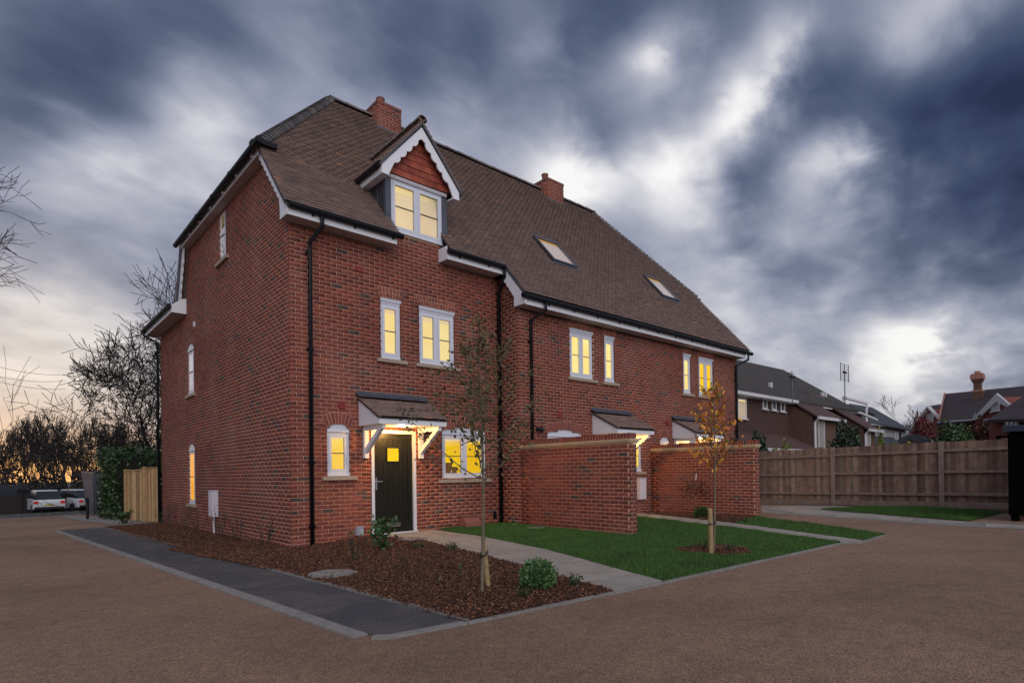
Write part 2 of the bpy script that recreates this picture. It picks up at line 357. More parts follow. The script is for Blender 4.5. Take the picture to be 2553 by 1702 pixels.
class MB:
    def __init__(s): s.V = []; s.F = []
    def add(s, V, F):
        b = len(s.V); s.V += [tuple(map(float, v)) for v in V]; s.F += [tuple(b+i for i in f) for f in F]; return s
    def box(s, x0, x1, y0, y1, z0, z1):
        V = [(x0, y0, z0), (x1, y0, z0), (x1, y1, z0), (x0, y1, z0), (x0, y0, z1), (x1, y0, z1), (x1, y1, z1), (x0, y1, z1)]
        return s.add(V, QB.tolist())
    def ob(s, o, u, v, n):
        P, Q = boxesV(np.array([o], float), np.array([u], float), np.array([v], float), np.array([n], float)); return s.add(P, Q.tolist())
    def beam(s, p, q, w, h, up=(0, 0, 1)):
        p = np.array(p, float); q = np.array(q, float); a = q-p; L = np.linalg.norm(a); a /= L
        r = np.cross(a, np.array(up, float)); r /= np.linalg.norm(r); t = np.cross(r, a)
        return s.ob(p-r*w/2-t*h/2, a*L, r*w, t*h)
    def prism(s, poly, n):
        """planar 3D polygon extruded by n"""
        poly = [np.array(p, float) for p in poly]; n = np.array(n, float); k = len(poly)
        V = poly+[p+n for p in poly]
        F = [tuple(range(k))[::-1], tuple(range(k, 2*k))]+[(i, (i+1) % k, k+(i+1) % k, k+i) for i in range(k)]
        return s.add(V, F)
    def tube(s, pts, r, sides=8, cap=True):
        pts = [np.array(p, float) for p in pts]; n = len(pts)
        rs = r if isinstance(r, (list, tuple)) else [r]*n
        V = []; prev = None
        for i, p in enumerate(pts):
            a = pts[min(i+1, n-1)]-pts[max(i-1, 0)]; a = a/np.linalg.norm(a)
            ref = np.array([0, 0, 1.]) if abs(a[2]) < .9 else np.array([1., 0, 0])
            if prev is not None: ref = prev
            r1 = np.cross(a, ref); r1 /= np.linalg.norm(r1); r2 = np.cross(r1, a); prev = r2
            for j in range(sides):
                t = 2*math.pi*j/sides; V.append(p+rs[i]*(r1*math.cos(t)+r2*math.sin(t)))
        F = [(i*sides+j, i*sides+(j+1) % sides, (i+1)*sides+(j+1) % sides, (i+1)*sides+j) for i in range(n-1) for j in range(sides)]
        if cap: F += [tuple(range(sides))[::-1], tuple((n-1)*sides+j for j in range(sides))]
        return s.add(V, F)
    def build(s, name, material, parent=None, smooth=False): return obj(name, s.V, s.F, material, parent, smooth)
def copy_tree(o, parent=None):
    c = o.copy(); COL.objects.link(c)
    if parent is not None: c.parent = parent
    for ch in list(o.children): copy_tree(ch, c)
    return c
UNIT = {}
def unit_box(material):
    if material not in UNIT:
        me = bpy.data.meshes.new('unit_'+material); P, Q = boxesV(np.zeros((1, 3)), [[1, 0, 0]], [[0, 1, 0]], [[0, 0, 1]])
        me.from_pydata(P.tolist(), [], Q.tolist()); me.materials.append(MATS[material]); UNIT[material] = me
    return UNIT[material]
def single(name, o, u, v, n, material, parent):
    """one piece as an object of its own sharing the unit box mesh"""
    ob = put(bpy.data.objects.new(name, unit_box(material)), parent)
    M4 = Matrix(((u[0], v[0], n[0], o[0]), (u[1], v[1], n[1], o[1]), (u[2], v[2], n[2], o[2]), (0, 0, 0, 1)))
    ob.matrix_basis = M4; return ob

def ground(x, y):
    x = np.asarray(x, float); y = np.asarray(y, float)
    z_ = -.38+.012*np.minimum(x, 10)-.012*np.clip(y, -12, 20)-.037*np.clip(y-20, 0, 30)
    return z_+.075*np.clip((x-.2)/1.3, 0, 1)*np.clip((y+3.5)/3.5, 0, 1)*np.clip((9-x)/3, 0, 1)*np.clip((3-y)/2, 0, 1)
def GR(x, y):
    """ground point under a photo position given in 2352-wide pixels"""
    d_ = ray(x*K, y*K); z_ = -.35
    for _ in range(60):
        p = CAM+d_*(z_-CAM[2])/d_[2]; z_ = .5*z_+.5*float(ground(p[0], p[1]))
    return (float(p[0]), float(p[1]))

# ================================================================== THE BRICK HOUSE
XB, YB = 4.874, -.676                     # where the nearer facade steps forward, and its plane
house = empty('brick_house', (0, 0, -.38), 'large new red brick terrace house with brown tiled half-hipped roof and lit windows', 'house')
BRK = []                                   # every brick of a thing: (o,u,v,n)
MOR = []
def lay(O, du, n, spans, z0, z1, depth=.02, skip=.0, mskip=.0, gauge=.075, bl=.225, ph=0.):
    """bricks in stretcher bond on a vertical face; spans(z) gives the solid stretches of that course"""
    O = np.array(O, float); du = np.array(du, float); n = np.array(n, float)
    k0 = math.floor(z0/gauge); k1 = math.ceil(z1/gauge)
    for k in range(k0, k1):
        zb = k*gauge; zm = zb+gauge/2
        if zm < z0-.03 or zm > z1: continue
        for (a, b) in spans(zm):
            if b-a < .03: continue
            am = max(a, mskip)
            MOR.append((O+du*(am+.007)-n*.04+np.array([0, 0, zb]), du*(b-am-.014), np.array([0, 0, gauge]), n*.0391))
            off = (bl/2 if k % 2 else 0.)+ph
            j = math.floor((a-off)/bl)
            while True:
                s0 = off+j*bl; s1 = s0+bl; j += 1
                if s0 >= b: break
                c0 = max(s0+.0043, a, skip); c1 = min(s1-.0043, b)
                if c1-c0 < .025: continue
                jit = RNG.normal(0, .00025, 3)
                BRK.append((O+du*c0-n*depth+n*jit[0]+np.array([0, 0, zb+.0043+jit[1]*.6]), du*(c1-c0), np.array([0, 0, gauge-.0086]), n*depth))
def cutspans(base, holes):
    """holes: (u0,u1,z0,z1,rise)"""
    def f(zm):
        segs = base(zm)
        for (a, b, z0, z1, rise) in holes:
            if zm < z0 or zm > z1+rise: continue
            if zm <= z1 or rise == 0: h0, h1 = a, b
            else:
                q = math.sqrt(max(0, 1-(zm-z1)/rise)); c = (a+b)/2; h0, h1 = c-(b-a)/2*q, c+(b-a)/2*q
            new = []
            for (s, e) in segs:
                if h1 <= s or h0 >= e: new.append((s, e)); continue
                if h0 > s: new.append((s, h0))
                if h1 < e: new.append((h1, e))
            segs = new
        return segs
    return f
def flush_bricks(parent, limit=300, focus=None, mat_='brick_red'):
    global BRK, MOR
    A = np.array(BRK); Mo = np.array(MOR)
    wall = boxes('mortar', Mo[:, 0], Mo[:, 1], Mo[:, 2], Mo[:, 3], 'mortar', parent) if len(Mo) else None
    c = A[:, 0]+A[:, 1]/2+A[:, 2]/2
    rel = c-CAM; dist = np.linalg.norm(rel, axis=1)
    nn = A[:, 3]/np.linalg.norm(A[:, 3], axis=1)[:, None]
    facing = -(rel*nn).sum(1)/dist
    L = np.linalg.norm(A[:, 1], axis=1)
    score = facing*L/dist**2; 
    if focus is not None: score = score*focus(c)
    idx = np.argsort(-score)[:limit]
    wl = obj('wall', [(0, 0, 0), (.001, 0, 0), (0, .001, 0)], [(0, 1, 2)], 'mortar', parent) if wall is None else wall
    wl.name = 'wall'
    for i in idx: single('brick', A[i, 0], A[i, 1], A[i, 2], A[i, 3], mat_, wl)
    rest = np.ones(len(A), bool); rest[idx] = False
    if rest.any(): boxes('brickwork', A[rest, 0], A[rest, 1], A[rest, 2], A[rest, 3], mat_, wl, kind='stuff')
    BRK = []; MOR = []
    return wl

class Face:
    """local frame of a wall: P(u, d, z)"""
    def __init__(s, O, du, n): s.O = np.array(O, float); s.du = np.array(du, float); s.n = np.array(n, float)
    def P(s, u, d, z): return s.O+s.du*u+s.n*d+np.array([0, 0, z])
    def box(s, mb, u0, u1, d0, d1, z0, z1): return mb.ob(s.P(u0, d0, z0), s.du*(u1-u0), np.array([0, 0, z1-z0]), s.n*(d1-d0))
    def poly(s, mb, pts, d0, d1): return mb.prism([s.P(u, d0, z_) for u, z_ in pts], s.n*(d1-d0))
FA = Face((0, 0, 0), (1, 0, 0), (0, -1, 0))
FB = Face((0, YB, 0), (1, 0, 0), (0, -1, 0))
FL = Face((0, 0, 0), (0, 1, 0), (-1, 0, 0))
FR = Face((15.0-.25, YB, 0), (0, 1, 0), (1, 0, 0))

def arc(u0, u1, z0, rise, n=12, ex=0.):
    c = (u0+u1)/2; h = (u1-u0)/2
    return [(c+h*t, z0+rise*(1-t*t)) for t in np.linspace(-1, 1, n)]
def window(F, u0, u1, z0, z1, nc=1, glass='lit_yellow', head='flat', rise=.09, sill=True, rec=-.035, hb=.10, barmat='metal_grey', parent=None, glass2=None, sillw=.11, pd=-.034, sw=.05, room=True):
    """timber window: frame > head board, sash, pane, glazing bar, stone sill"""
    parent = parent or house; room = room and F is FA
    f = MB(); fw = .042
    F.box(f, u0, u0+fw, rec-.05, rec, z0+.075, z1); F.box(f, u1-fw, u1, rec-.05, rec, z0+.075, z1)
    F.box(f, u0+fw, u1-fw, rec-.05, rec, z1-.04, z1); F.box(f, u0, u1, rec-.06, rec+.006, z0+.03, z0+.075)
    F.box(f, u0-.004, u1+.004, rec-.06, rec+.022, z0, z0+.03)
    if nc == 2:
        c = (u0+u1)/2; F.box(f, c-.022, c+.022, rec-.05, rec, z0+.075, z1-.04)
    w_ = f.build('window', 'white_upvc', parent)
    edges = [(u0+fw, u1-fw)] if nc == 1 else [(u0+fw, (u0+u1)/2-.022), ((u0+u1)/2+.022, u1-fw)]
    for i, (a, b) in enumerate(edges):
        a += .003; b -= .003; zb = z0+.078; zt = z1-.043; s_ = MB()
        dd = rec+.008
        F.box(s_, a, a+sw, rec-.045, dd, zb, zt); F.box(s_, b-sw, b, rec-.045, dd, zb, zt)
        F.box(s_, a+sw, b-sw, rec-.045, dd, zb, zb+sw); F.box(s_, a+sw, b-sw, rec-.045, dd, zt-sw, zt)
        s_.build('sash', 'white_upvc', w_)
        zm = (zb+zt)/2
        for q0, q1 in ((zb+sw, zm-.009), (zm+.009, zt-sw)):
            p_ = MB(); F.box(p_, a+sw, b-sw, rec+pd, rec+pd+.006, q0, q1); p_.build('pane', 'clear_glass' if room else glass, w_)
        g_ = MB(); F.box(g_, a+sw, b-sw, rec+pd, rec+pd+.022, zm-.009, zm+.009); g_.build('glazing_bar', barmat, w_)
    if room:
        r_ = MB(); F.box(r_, u0+.01, u1-.01, -.154, -.150, z0+.04, z1-.01); r_.build('lit_room', glass, w_)  # flat glowing panel in place of the room
        q_ = MB(); zc_ = z0+(z1-z0)*.86; F.box(q_, u0+.01, u1-.01, -.149, -.146, zc_, z1-.01); q_.build('glowing_ceiling', 'lit_cream' if glass != 'lit_cream' else 'lit_pale', w_)  # paler glowing strip stands in for the lit ceiling, no lamp
        q_ = MB(); F.box(q_, u0+.002, u0+.012, -.15, rec-.05, z0+.04, z1-.01); F.box(q_, u1-.012, u1-.002, -.15, rec-.05, z0+.04, z1-.01); F.box(q_, u0+.012, u1-.012, -.15, rec-.05, z0+.03, z0+.045); F.box(q_, u0+.012, u1-.012, -.15, rec-.05, z1-.02, z1-.005); q_.build('glowing_reveal', glass, w_)  # reveal faces glow in the room colour instead of catching its light
    if head == 'flat':
        h_ = MB(); F.box(h_, u0, u1, rec-.05, rec+.012, z1, z1+.045); F.box(h_, u0-.005, u1+.012, rec-.05, rec+.035, z1+.045, z1+hb-.012); F.box(h_, u0-.003, u1+.02, rec-.05, rec+.045, z1+hb-.012, z1+hb)
        h_.build('head_board', 'white_upvc', w_)
    elif head == 'arch':
        h_ = MB(); hh = z1+.002
        F.poly(h_, [(u0, hh)]+arc(u0, u1, hh+.075, rise)+[(u1, hh)], rec-.05, rec+.012)
        F.box(h_, u0-.003, u1+.006, rec-.03, rec+.028, hh, hh+.022)
        h_.build('head_board', 'white_upvc', w_)
    if sill:
        s_ = MB(); F.box(s_, u0-sillw, u1+sillw+.02, -.09, .055, z0-.075, z0-.004); s_.build('sill', 'stone_sill', w_)
    return w_
def voussoirs(F, u0, u1, zs, rise, h=.215, pitch=.072, splay=.10, two=False, mat_='brick_arch', plate=True):
    """fan of bricks on edge over an opening whose soffit is an arc of the given rise"""
    c = (u0+u1)/2; hw = (u1-u0)/2
    if plate:
        p = MB(); low = arc(u0, u1, zs, rise, 14); up = [(c+(u-c)*(1+splay/hw)+0, z_+h*1.0) for u, z_ in low]
        F.poly(p, low+up[::-1], -.05, .003); pa = p.build('arch', 'mortar', house)
    L = 2*hw*(1+.5*splay/hw); n = max(3, int(round(L/pitch)))
    for i in range(n):
        t0 = -1+2*(i+.07)/n; t1 = -1+2*(i+1-.07)/n
        for lev in ((0, 1),) if not two else ((0, .5), (.5, 1)):
            def pt(t, q): return (c+hw*t*(1+splay/hw*q), zs+rise*(1-t*t)+h*q)
            q0, q1 = lev; q0 += .025; q1 -= .025
            tt0, tt1 = t0, t1
            poly = [pt(tt0, q0), pt(tt1, q0), pt(tt1, q1), pt(tt0, q1)]
            b = MB(); F.poly(b, poly, .0, .0065); b.build('brick', mat_, pa)

def gable_top(y):
    if y < 1.05: return 5.46+1.14*max(y, 0)*1.02+.1
    if y < 7.0: return 6.95
    if y < 7.35: return 6.6
    return 5.33
# openings (u0, u1, z0, z1, rise)
HA = [(.672, 1.122, .90, 1.80, .085), (3.235, 4.437, .795, 1.835, .095), (1.562, 2.575, -.5, 1.805, 0), (1.81, 2.262, 3.215, 4.425, 0), (2.70, 3.60, 3.215, 4.42, 0)]
lay((0, 0, 0), (1, 0, 0), (0, -1, 0), cutspans(lambda z_: [(0, XB)] if z_ < 5.42 else [(1.85, 3.32)], HA), -.55, 5.79)
HB = [(5.745, 6.945, .80, 1.835, .095), (8.94, 9.392, .91, 1.80, .085), (10.272, 10.722, .91, 1.80, .085), (12.715, 13.915, .80, 1.835, .095), (7.58, 8.59, -.5, 1.805, 0), (11.13, 12.14, -.5, 1.805, 0),
      (6.55, 7.405, 3.225, 4.425, 0), (7.847, 8.27, 3.225, 4.425, 0), (11.51, 11.935, 3.225, 4.425, 0), (12.37, 13.24, 3.225, 4.425, 0)]
lay((0, YB, 0), (1, 0, 0), (0, -1, 0), cutspans(lambda z_: [(XB, 14.75)], HB), -.50, 4.61)
# return wall between the two facades, faces left
lay((XB, 0, 0), (0, -1, 0), (-1, 0, 0), lambda z_: [(0., -YB)] if z_ < 4.75 else ([(0, max(.0, -YB-(z_-4.75)/1.14))]), -.5, 5.40, skip=.0)
HL = [(3.70, 4.15, 5.84, 6.93, 0), (6.60, 7.16, 3.10, 4.27, .10), (6.60, 7.18, .20, 1.63, .10)]
lay((0, 0, 0), (0, 1, 0), (-1, 0, 0), cutspans(lambda z_: [(.021, 10.6)] if z_ < 5.33 else ([(max(.021, (z_-5.56)/1.163), 7.42-(z_-5.33)*.25)] if z_ < 6.95 else []), HL), -.65, 6.95, skip=.021, mskip=.034, ph=.1125)
lay((14.75, YB, 0), (0, 1, 0), (1, 0, 0), lambda z_: [(.021, 8.3)] if z_ < 4.6 else ([(.021+max(0, (z_-4.75)/1.14), 8.3-max(0, (z_-4.75)/1.14))] if z_ < 6.95 else []), -.5, 6.95, skip=.021, mskip=.034)
# chimneys on the ridge
CH = [(3.80, 4.52), (10.18, 10.98)]
for (a, b) in CH:
    for (O_, du_, n_, L_) in (((a, 3.62, 0), (1, 0, 0), (0, -1, 0), b-a), ((a, 4.5, 0), (0, -1, 0), (-1, 0, 0), .88), ((b, 3.62, 0), (0, 1, 0), (1, 0, 0), .88)):
        sk = .021 if du_[0] == 0 and n_[0] > 0 else 0
        lay(O_, du_, n_, (lambda L__, s__: (lambda z_: [(s__, L__)]))(L_ if n_[0] >= 0 else L_-.021, sk), 9.9, 10.86, skip=sk, mskip=sk*1.7)
wall = flush_bricks(house, 300, lambda c: np.where((c[:, 2] < 3.4) | (c[:, 0] < 5.), 1., .8))
tag(wall, None)
for i, (a, b) in enumerate(CH):
    m_ = MB(); m_.box(a+.03, b-.03, 3.65, 4.48, 9.8, 10.875)
    ch = m_.build('chimney', 'mortar', house)
    q = MB()
    q.box(a-.012, b+.012, 3.608, 4.512, 10.86, 10.925); q.build('chimney_cap', 'clay_plate', ch)
    p_ = MB(); c_ = (a+.27 if i == 0 else a+.22); y_ = 3.95
    p_.tube([(c_, y_, 10.9), (c_, y_, 11.14), (c_, y_, 11.15), (c_, y_, 11.2), (c_, y_, 11.2)], [.115, .095, .12, .12, .085], 16); p_.build('chimney_pot', 'clay_pot', ch, True)
    for (s0, s1) in ((9.9, 10.55),):
        f_ = MB(); f_.box(a-.02, b+.02, 3.60, 3.612, 10.17, 10.22); f_.build('lead_flashing', 'lead', ch)

# inner fill so that the house is solid: walls behind the brick skin
core = MB(); core.box(.16, 14.6, .16, 8.0, -.6, 5.3); core.box(XB+.16, 14.6, YB+.16, .155, -.6, 4.55); core.box(.16, 9.0, 8.01, 10.45, -.65, 5.25)
core.prism([(.16, .6, 5.3), (.16, 1.6, 6.9), (.16, 6.6, 6.9), (.16, 7.3, 5.3)], (14.4, 0, 0)); core.build('inner_wall', 'tile_under', house)

# ------------------------------------------------ windows of the two fronts
window(FA, .675, 1.12, .905, 1.722, 1, 'lit_yellow', 'arch')
voussoirs(FA, .672, 1.122, 1.80, .085, h=.215, splay=.10)
kw = window(FA, 3.24, 4.432, .80, 1.76, 2, 'lit_gold', 'arch')
q = MB(); FA.box(q, 3.30, 3.56, -.145, -.11, .88, 1.16); FA.box(q, 3.56, 3.70, -.145, -.11, .88, 1.07); q.build('cupboard', 'cabinet', kw)
q = MB(); q.tube([FA.P(3.60+.07*math.cos(t), -.10, .93+.09*math.sin(t)) for t in np.linspace(0, math.pi, 9)]+[FA.P(3.53, -.10, .86)], .008, 6); q.build('tap', 'chrome', kw)
voussoirs(FA, 3.235, 4.437, 1.838, .095, h=.20, splay=.10)
window(FA, 1.815, 2.258, 3.22, 4.325, 1, 'lit_pale', 'flat'); voussoirs(FA, 1.80, 2.275, 4.425, .012, h=.2, splay=.06, two=True)
window(FA, 2.704, 3.596, 3.22, 4.32, 2, 'lit_pale', 'flat'); voussoirs(FA, 2.69, 3.62, 4.42, .02, h=.2, splay=.07, two=True)
window(FB, 5.75, 6.94, .80, 1.76, 2, 'lit_yellow', 'arch'); voussoirs(FB, 5.745, 6.945, 1.838, .095, h=.2, splay=.10)
window(FB, 8.945, 9.388, .91, 1.722, 1, 'lit_yellow', 'arch'); voussoirs(FB, 8.94, 9.392, 1.80, .085, h=.2, splay=.1)
window(FB, 10.277, 10.717, .91, 1.722, 1, 'lit_yellow', 'arch'); voussoirs(FB, 10.272, 10.722, 1.80, .085, h=.215, splay=.1)
window(FB, 12.72, 13.91, .80, 1.76, 2, 'lit_yellow', 'arch'); voussoirs(FB, 12.715, 13.915, 1.838, .095, h=.2, splay=.1)
window(FB, 6.555, 7.40, 3.23, 4.325, 2, 'lit_pale', 'flat'); voussoirs(FB, 6.54, 7.42, 4.425, .02, h=.16, splay=.06, two=True)
window(FB, 7.852, 8.265, 3.23, 4.325, 1, 'lit_pale', 'flat'); voussoirs(FB, 7.84, 8.28, 4.425, .01, h=.16, splay=.06, two=True)
window(FB, 11.515, 11.93, 3.23, 4.325, 1, 'lit_pale', 'flat'); voussoirs(FB, 11.50, 11.95, 4.425, .01, h=.16, splay=.05, two=True)
window(FB, 12.375, 13.235, 3.23, 4.325, 2, 'lit_gold', 'flat'); voussoirs(FB, 12.36, 13.25, 4.425, .02, h=.16, splay=.05, two=True)
# side wall
window(FL, 3.705, 4.145, 5.845, 6.925, 1, 'lit_cream', 'none', rec=-.012, sillw=.22, pd=-.006, sw=.035, room=False)
for (z0, z1, gl_) in ((3.105, 4.265, 'lit_cream'), (.205, 1.625, 'lit_amber')):
    window(FL, 6.605, 7.155, z0, z1-.02, 1, gl_, 'arch', rise=.10, rec=-.008, sillw=.16, pd=-.006, sw=.035, room=False)
    p = MB(); low = arc(6.60, 7.16, z1+.075, .10, 14); FL.poly(p, low+[(c_, z_+.215) for c_, z_ in [(6.88+(u-6.88)*1.22, zz_) for u, zz_ in low]][::-1], -.05, .006)
    p.build('arch', 'clay_plate', house)

# ------------------------------------------------ dormer window and its little gable
DX0, DX1, DZ0, DZ1 = 2.06, 3.285, 5.80, 6.90
w_ = window(FA, DX0, DX1, DZ0+.0, DZ1-.05, 2, 'lit_cream', 'flat', hb=.055, sill=False, rec=.012)
dorm = MB()
dorm.box(DX0-.13, DX0-.004, -.03, .05, DZ0-.12, 6.95); dorm.box(DX1+.004, DX1+.13, -.03, .05, DZ0-.05, 6.95)
dormer = dorm.build('dormer', 'lead', house)
RZ = lambda y: 5.62+1.14*(y+.38)           # the main roof plane
for xx, ex in ((DX0-.12, -.012), (DX1+.12, .012)):
    q = MB(); yb_ = (6.97-5.62)/1.14-.38
    q.prism([(xx, .05, RZ(.05)-.05), (xx, .05, 6.97), (xx, yb_, 6.97)], (ex, 0, 0)); q.build('dormer_cheek', 'lead_dark', dormer)
    for yy in (.28, .52):
        q = MB(); q.tube([(xx+ex*1.4, yy, RZ(yy)), (xx+ex*1.4, yy, 6.96)], .012, 6); q.build('lead_roll', 'lead_dark', dormer)
AX, AZ = 2.675, 8.02                        # apex of the barge boards
def barge(F, poly_top0, poly_top1, wid, nsc, amp, d0, d1, parent, foot=None, down=None):
    """scalloped board hanging below the line top0-top1 in the plane of F"""
    a = np.array(poly_top0); b = np.array(poly_top1); L = np.linalg.norm(b-a); t = (b-a)/L; nrm = np.array([t[1], -t[0]])
    if nrm[1] > 0: nrm = -nrm
    pts = [a, b]; low = []
    for i in range(nsc):
        for q_ in np.linspace(0, 1, 7)[(0 if i == 0 else 1):]:
            s_ = (i+q_)/nsc
            wv = wid+amp*(math.sin(math.pi*q_)**.7 if 0 < q_ < 1 else 0)
            low.append(b+(a-b)*s_+nrm*wv*(1))
    q = MB(); F.poly(q, pts+low, d0, d1); return q.build('barge_board', 'white_paint', parent)
for sg in (-1, 1):
    foot = (AX+sg*.93, 6.955)
    top = (AX, AZ)
    b_ = MB(); L = math.hypot(.93, AZ-6.955); t = np.array([sg*.93, 6.955-AZ])/L; nm = np.array([-sg*t[1]*-1, 0]); nm = np.array([t[1]*sg, -t[0]*sg]);
    if nm[1] > 0: nm = -nm
    low = []; n_ = 4; s_start = .20; s_end = .80
    low.append(np.array([AX, AZ-.245]))
    for i in range(n_):
        for q_ in np.linspace(0, 1, 7)[(0 if i == 0 else 1):]:
            s_ = s_start+(s_end-s_start)*(i+q_)/n_
            low.append(np.array(top)+t*L*s_+nm*(.135+.048*abs(math.sin(math.pi*q_))**.8))
    poly = [np.array(top), np.array(foot), np.array([foot[0], 6.79]), np.array([foot[0]-sg*.15, 6.79]), np.array([foot[0]-sg*.20, 6.90])]+low[::-1]
    FA.poly(b_, [tuple(p_) for p_ in poly], .195, .225); b_.build('barge_board', 'white_paint', dormer)
    # eaves box of the dormer, running back into the roof
    q = MB(); x0 = min(foot[0], foot[0]-sg*.17); x1 = max(foot[0], foot[0]-sg*.17); yb_ = (6.82-5.62)/1.14-.38
    q.box(x0+.004, x1-.004, -.19, yb_, 6.79, 6.82); q.box(min(foot[0], foot[0]-sg*.02), max(foot[0], foot[0]-sg*.02), -.192, yb_+.05, 6.823, 6.93)
    q.build('dormer_fascia', 'white_paint', dormer)
    q = MB(); gx = foot[0]+sg*.05; q.tube([(gx, -.18, 6.93), (gx, yb_+.1, 6.93)], .042, 8); q.build('dormer_gutter', 'black_plastic', dormer)
# red hanging tiles in the little gable
bk = MB(); FA.poly(bk, [(AX-.80, 6.93), (AX+.80, 6.93), (AX, AZ-.08)], .0, .05); tri = bk.build('gable_panel', 'tile_under', dormer)
for r_ in range(7):
    zb = 6.96+r_*.135
    hw = .78*(1-(zb-6.93)/1.05)+.02
    c0 = AX-(.0825 if r_ % 2 else 0)-.165*6
    for i in range(13):
        a = c0+i*.165; b = a+.162
        if b < AX-hw or a > AX+hw: continue
        a = max(a, AX-hw); b = min(b, AX+hw)
        if b-a < .03: continue
        q = MB(); sag = lambda u: -.022*(1-((u-AX)/.8)**2)
        zt = zb+.17
        pts = [(a, zb+sag(a)), (b, zb+sag(b)), (b, min(zt, AZ)), (a, min(zt, AZ))]
        V = [FA.P(u, .075-.02*(k_ > 1)+RNG.uniform(-.002, .002), z_) for k_, (u, z_) in enumerate(pts)]; V2 = [FA.P(u, .055-.02*(k_ > 1), z_) for k_, (u, z_) in enumerate(pts)]
        q.add(V+V2, [(0, 1, 2, 3), (7, 6, 5, 4), (0, 4, 5, 1), (1, 5, 6, 2), (2, 6, 7, 3), (3, 7, 4, 0)]); q.build('hanging_tile', 'tile_red', tri)
q = MB(); q.box(DX0-.12, DX1+.12, -.05, .04, 6.86, 6.935); q.build('dormer_lintel', 'soffit_paint', dormer)

# ------------------------------------------------ roof: slabs and tiles
TIL = []
def tiles(O, du, ds, nrm, L, rows, span, wmat=None, gauge=.1, tw=.165, th=.017, lift=.036):
    """O eave corner, du along the eave, ds up the slope, nrm outward; span(s) -> stretches along du at slope distance s"""
    O, du, ds, nrm = [np.array(a, float) for a in (O, du, ds, nrm)]
    for k in range(rows):
        s0 = k*gauge
        for (a, b) in span(s0+gauge*.5):
            off = tw/2 if k % 2 else 0.; j = math.floor((a-off)/tw)
            while True:
                c0 = off+j*tw; c1 = c0+tw; j += 1
                if c0 >= b: break
                c0 = max(c0+.0002, a); c1 = min(c1-.0002, b)
                if c1-c0 < .03: continue
                jt = RNG.normal(0, .0010); js = RNG.normal(0, .0012)
                base = O+du*c0+ds*(s0-.012+js)+nrm*(lift-th+jt)
                up = ds*(gauge*1.32)-nrm*(lift*.95); nn2 = np.cross(du, up); nn2 *= np.sign(nn2@nrm)/np.linalg.norm(nn2)
                TIL.append((base, du*(c1-c0), up, nn2*th))
sl = math.hypot(1, 1.14); DS = np.array([0, 1, 1.14])/sl; NR = np.array([0, -1.14, 1])/sl
XL, XR = -.20, 14.98
RIDGE_Y, RIDGE_Z = 4.0, RZ(4.0)
def yof(s, y0): return y0+s/sl
SKY = [(6.98, 7.90, .30, 1.06), (11.90, 12.82, .30, 1.06)]
def front_span(x0, x1, y0):
    def f(s):
        y = yof(s, y0); z_ = RZ(y)
        if y > 4.0: return []
        xl = XL if y < .92 else XL+(y-.92)/(4-.92)*(2.63-XL)
        xr = XR if y < .92 else XR-(y-.92)/(4-.92)*(XR-13.0)
        a, b = max(x0, xl), min(x1, xr)
        segs = [(a, b)] if b > a else []
        holes = []
        for (p, q, r_, t_) in SKY:
            if r_-.03 < y < t_+.03: holes.append((p-.03, q+.03))
        if y0 > -.6 and y < .05: holes.append((2.035, 3.26))
        elif y0 > -.6 and y < 1.75:
            if RZ(y) < 6.93: holes.append((DX0-.125, DX1+.125))
            else:
                h_ = (AZ+.1-RZ(y))/1.145
                if h_ > 0: holes.append((AX-h_, AX+h_))
        for (h0, h1) in holes:
            new = []
            for (s_, e) in segs:
                if h1 <= s_ or h0 >= e: new.append((s_, e)); continue
                if h0 > s_: new.append((s_, h0))
                if h1 < e: new.append((h1, e))
            segs = new
        return segs
    return f
yA, yBv = -.385, -1.065
kB = round((yA-yBv)*sl/.1)                  # nearer eave is whole courses lower
yBv = yA-kB*.1/sl
tiles((0, yA, RZ(yA)), (1, 0, 0), DS, NR, 0, 70, front_span(XL, XB-.13, yA))
tiles((0, yBv, RZ(yBv)), (1, 0, 0), DS, NR, 0, 78, front_span(XB-.13, XR, yBv))
# left half-hip and right half-hip
HS = (RIDGE_Z-7.10)/(2.63+.27); hl = math.hypot(1, HS); HD = np.array([1, 0, HS])/hl; HN = np.array([-HS, 0, 1])/hl
def hipspan(s):
    f_ = (s/hl)/(2.63+.27)
    return [(.92+f_*3.08, 7.08-f_*3.08)] if f_ < 1 else []
tiles((-.27, 0, 7.10), (0, 1, 0), HD, HN, 0, 46, hipspan)
HS2 = (RIDGE_Z-7.10)/(15.05-13.0); hl2 = math.hypot(1, HS2)
# slab under the tiles
slab = MB(); e = .02
def RP_(x, y, dz=-.03): return (x, y, RZ(y)+dz)
slab.prism([RP_(XL, yA), RP_(2.03, yA), RP_(2.03, .3), RP_(3.27, .3), RP_(3.27, yA), RP_(XB-.13, yA), RP_(XB-.13, .92), RP_(XB-.13, 4), RP_(2.63, 4), RP_(XL, .92)], (0, 0, -.03))
slab.prism([RP_(XB-.13, yBv), RP_(XR, yBv), RP_(XR, .92), RP_(13.0, 4), RP_(XB-.129, 4)], (0, 0, -.03))
slab.prism([(-.27, .92, 7.07), (2.63, 4.0, RIDGE_Z-.03), (-.27, 7.08, 7.07)], (0.0, 0, -.03))
roof = slab.build('roof', 'tile_under', house)
rb = MB(); rb.prism([(2.63, 4.001, RIDGE_Z-.02), (13.0, 4.001, RIDGE_Z-.02), (15.05, 7.08, 7.1), (15.0, 8.6, 5.3), (-.2, 7.75, 5.45), (-.2, 7.05, 7.1)], (0, .02, -.04)); rb.prism([(13.0, 4, RIDGE_Z-.03), (15.05, .92, 7.07), (15.05, 7.08, 7.07)], (0, 0, -.03))
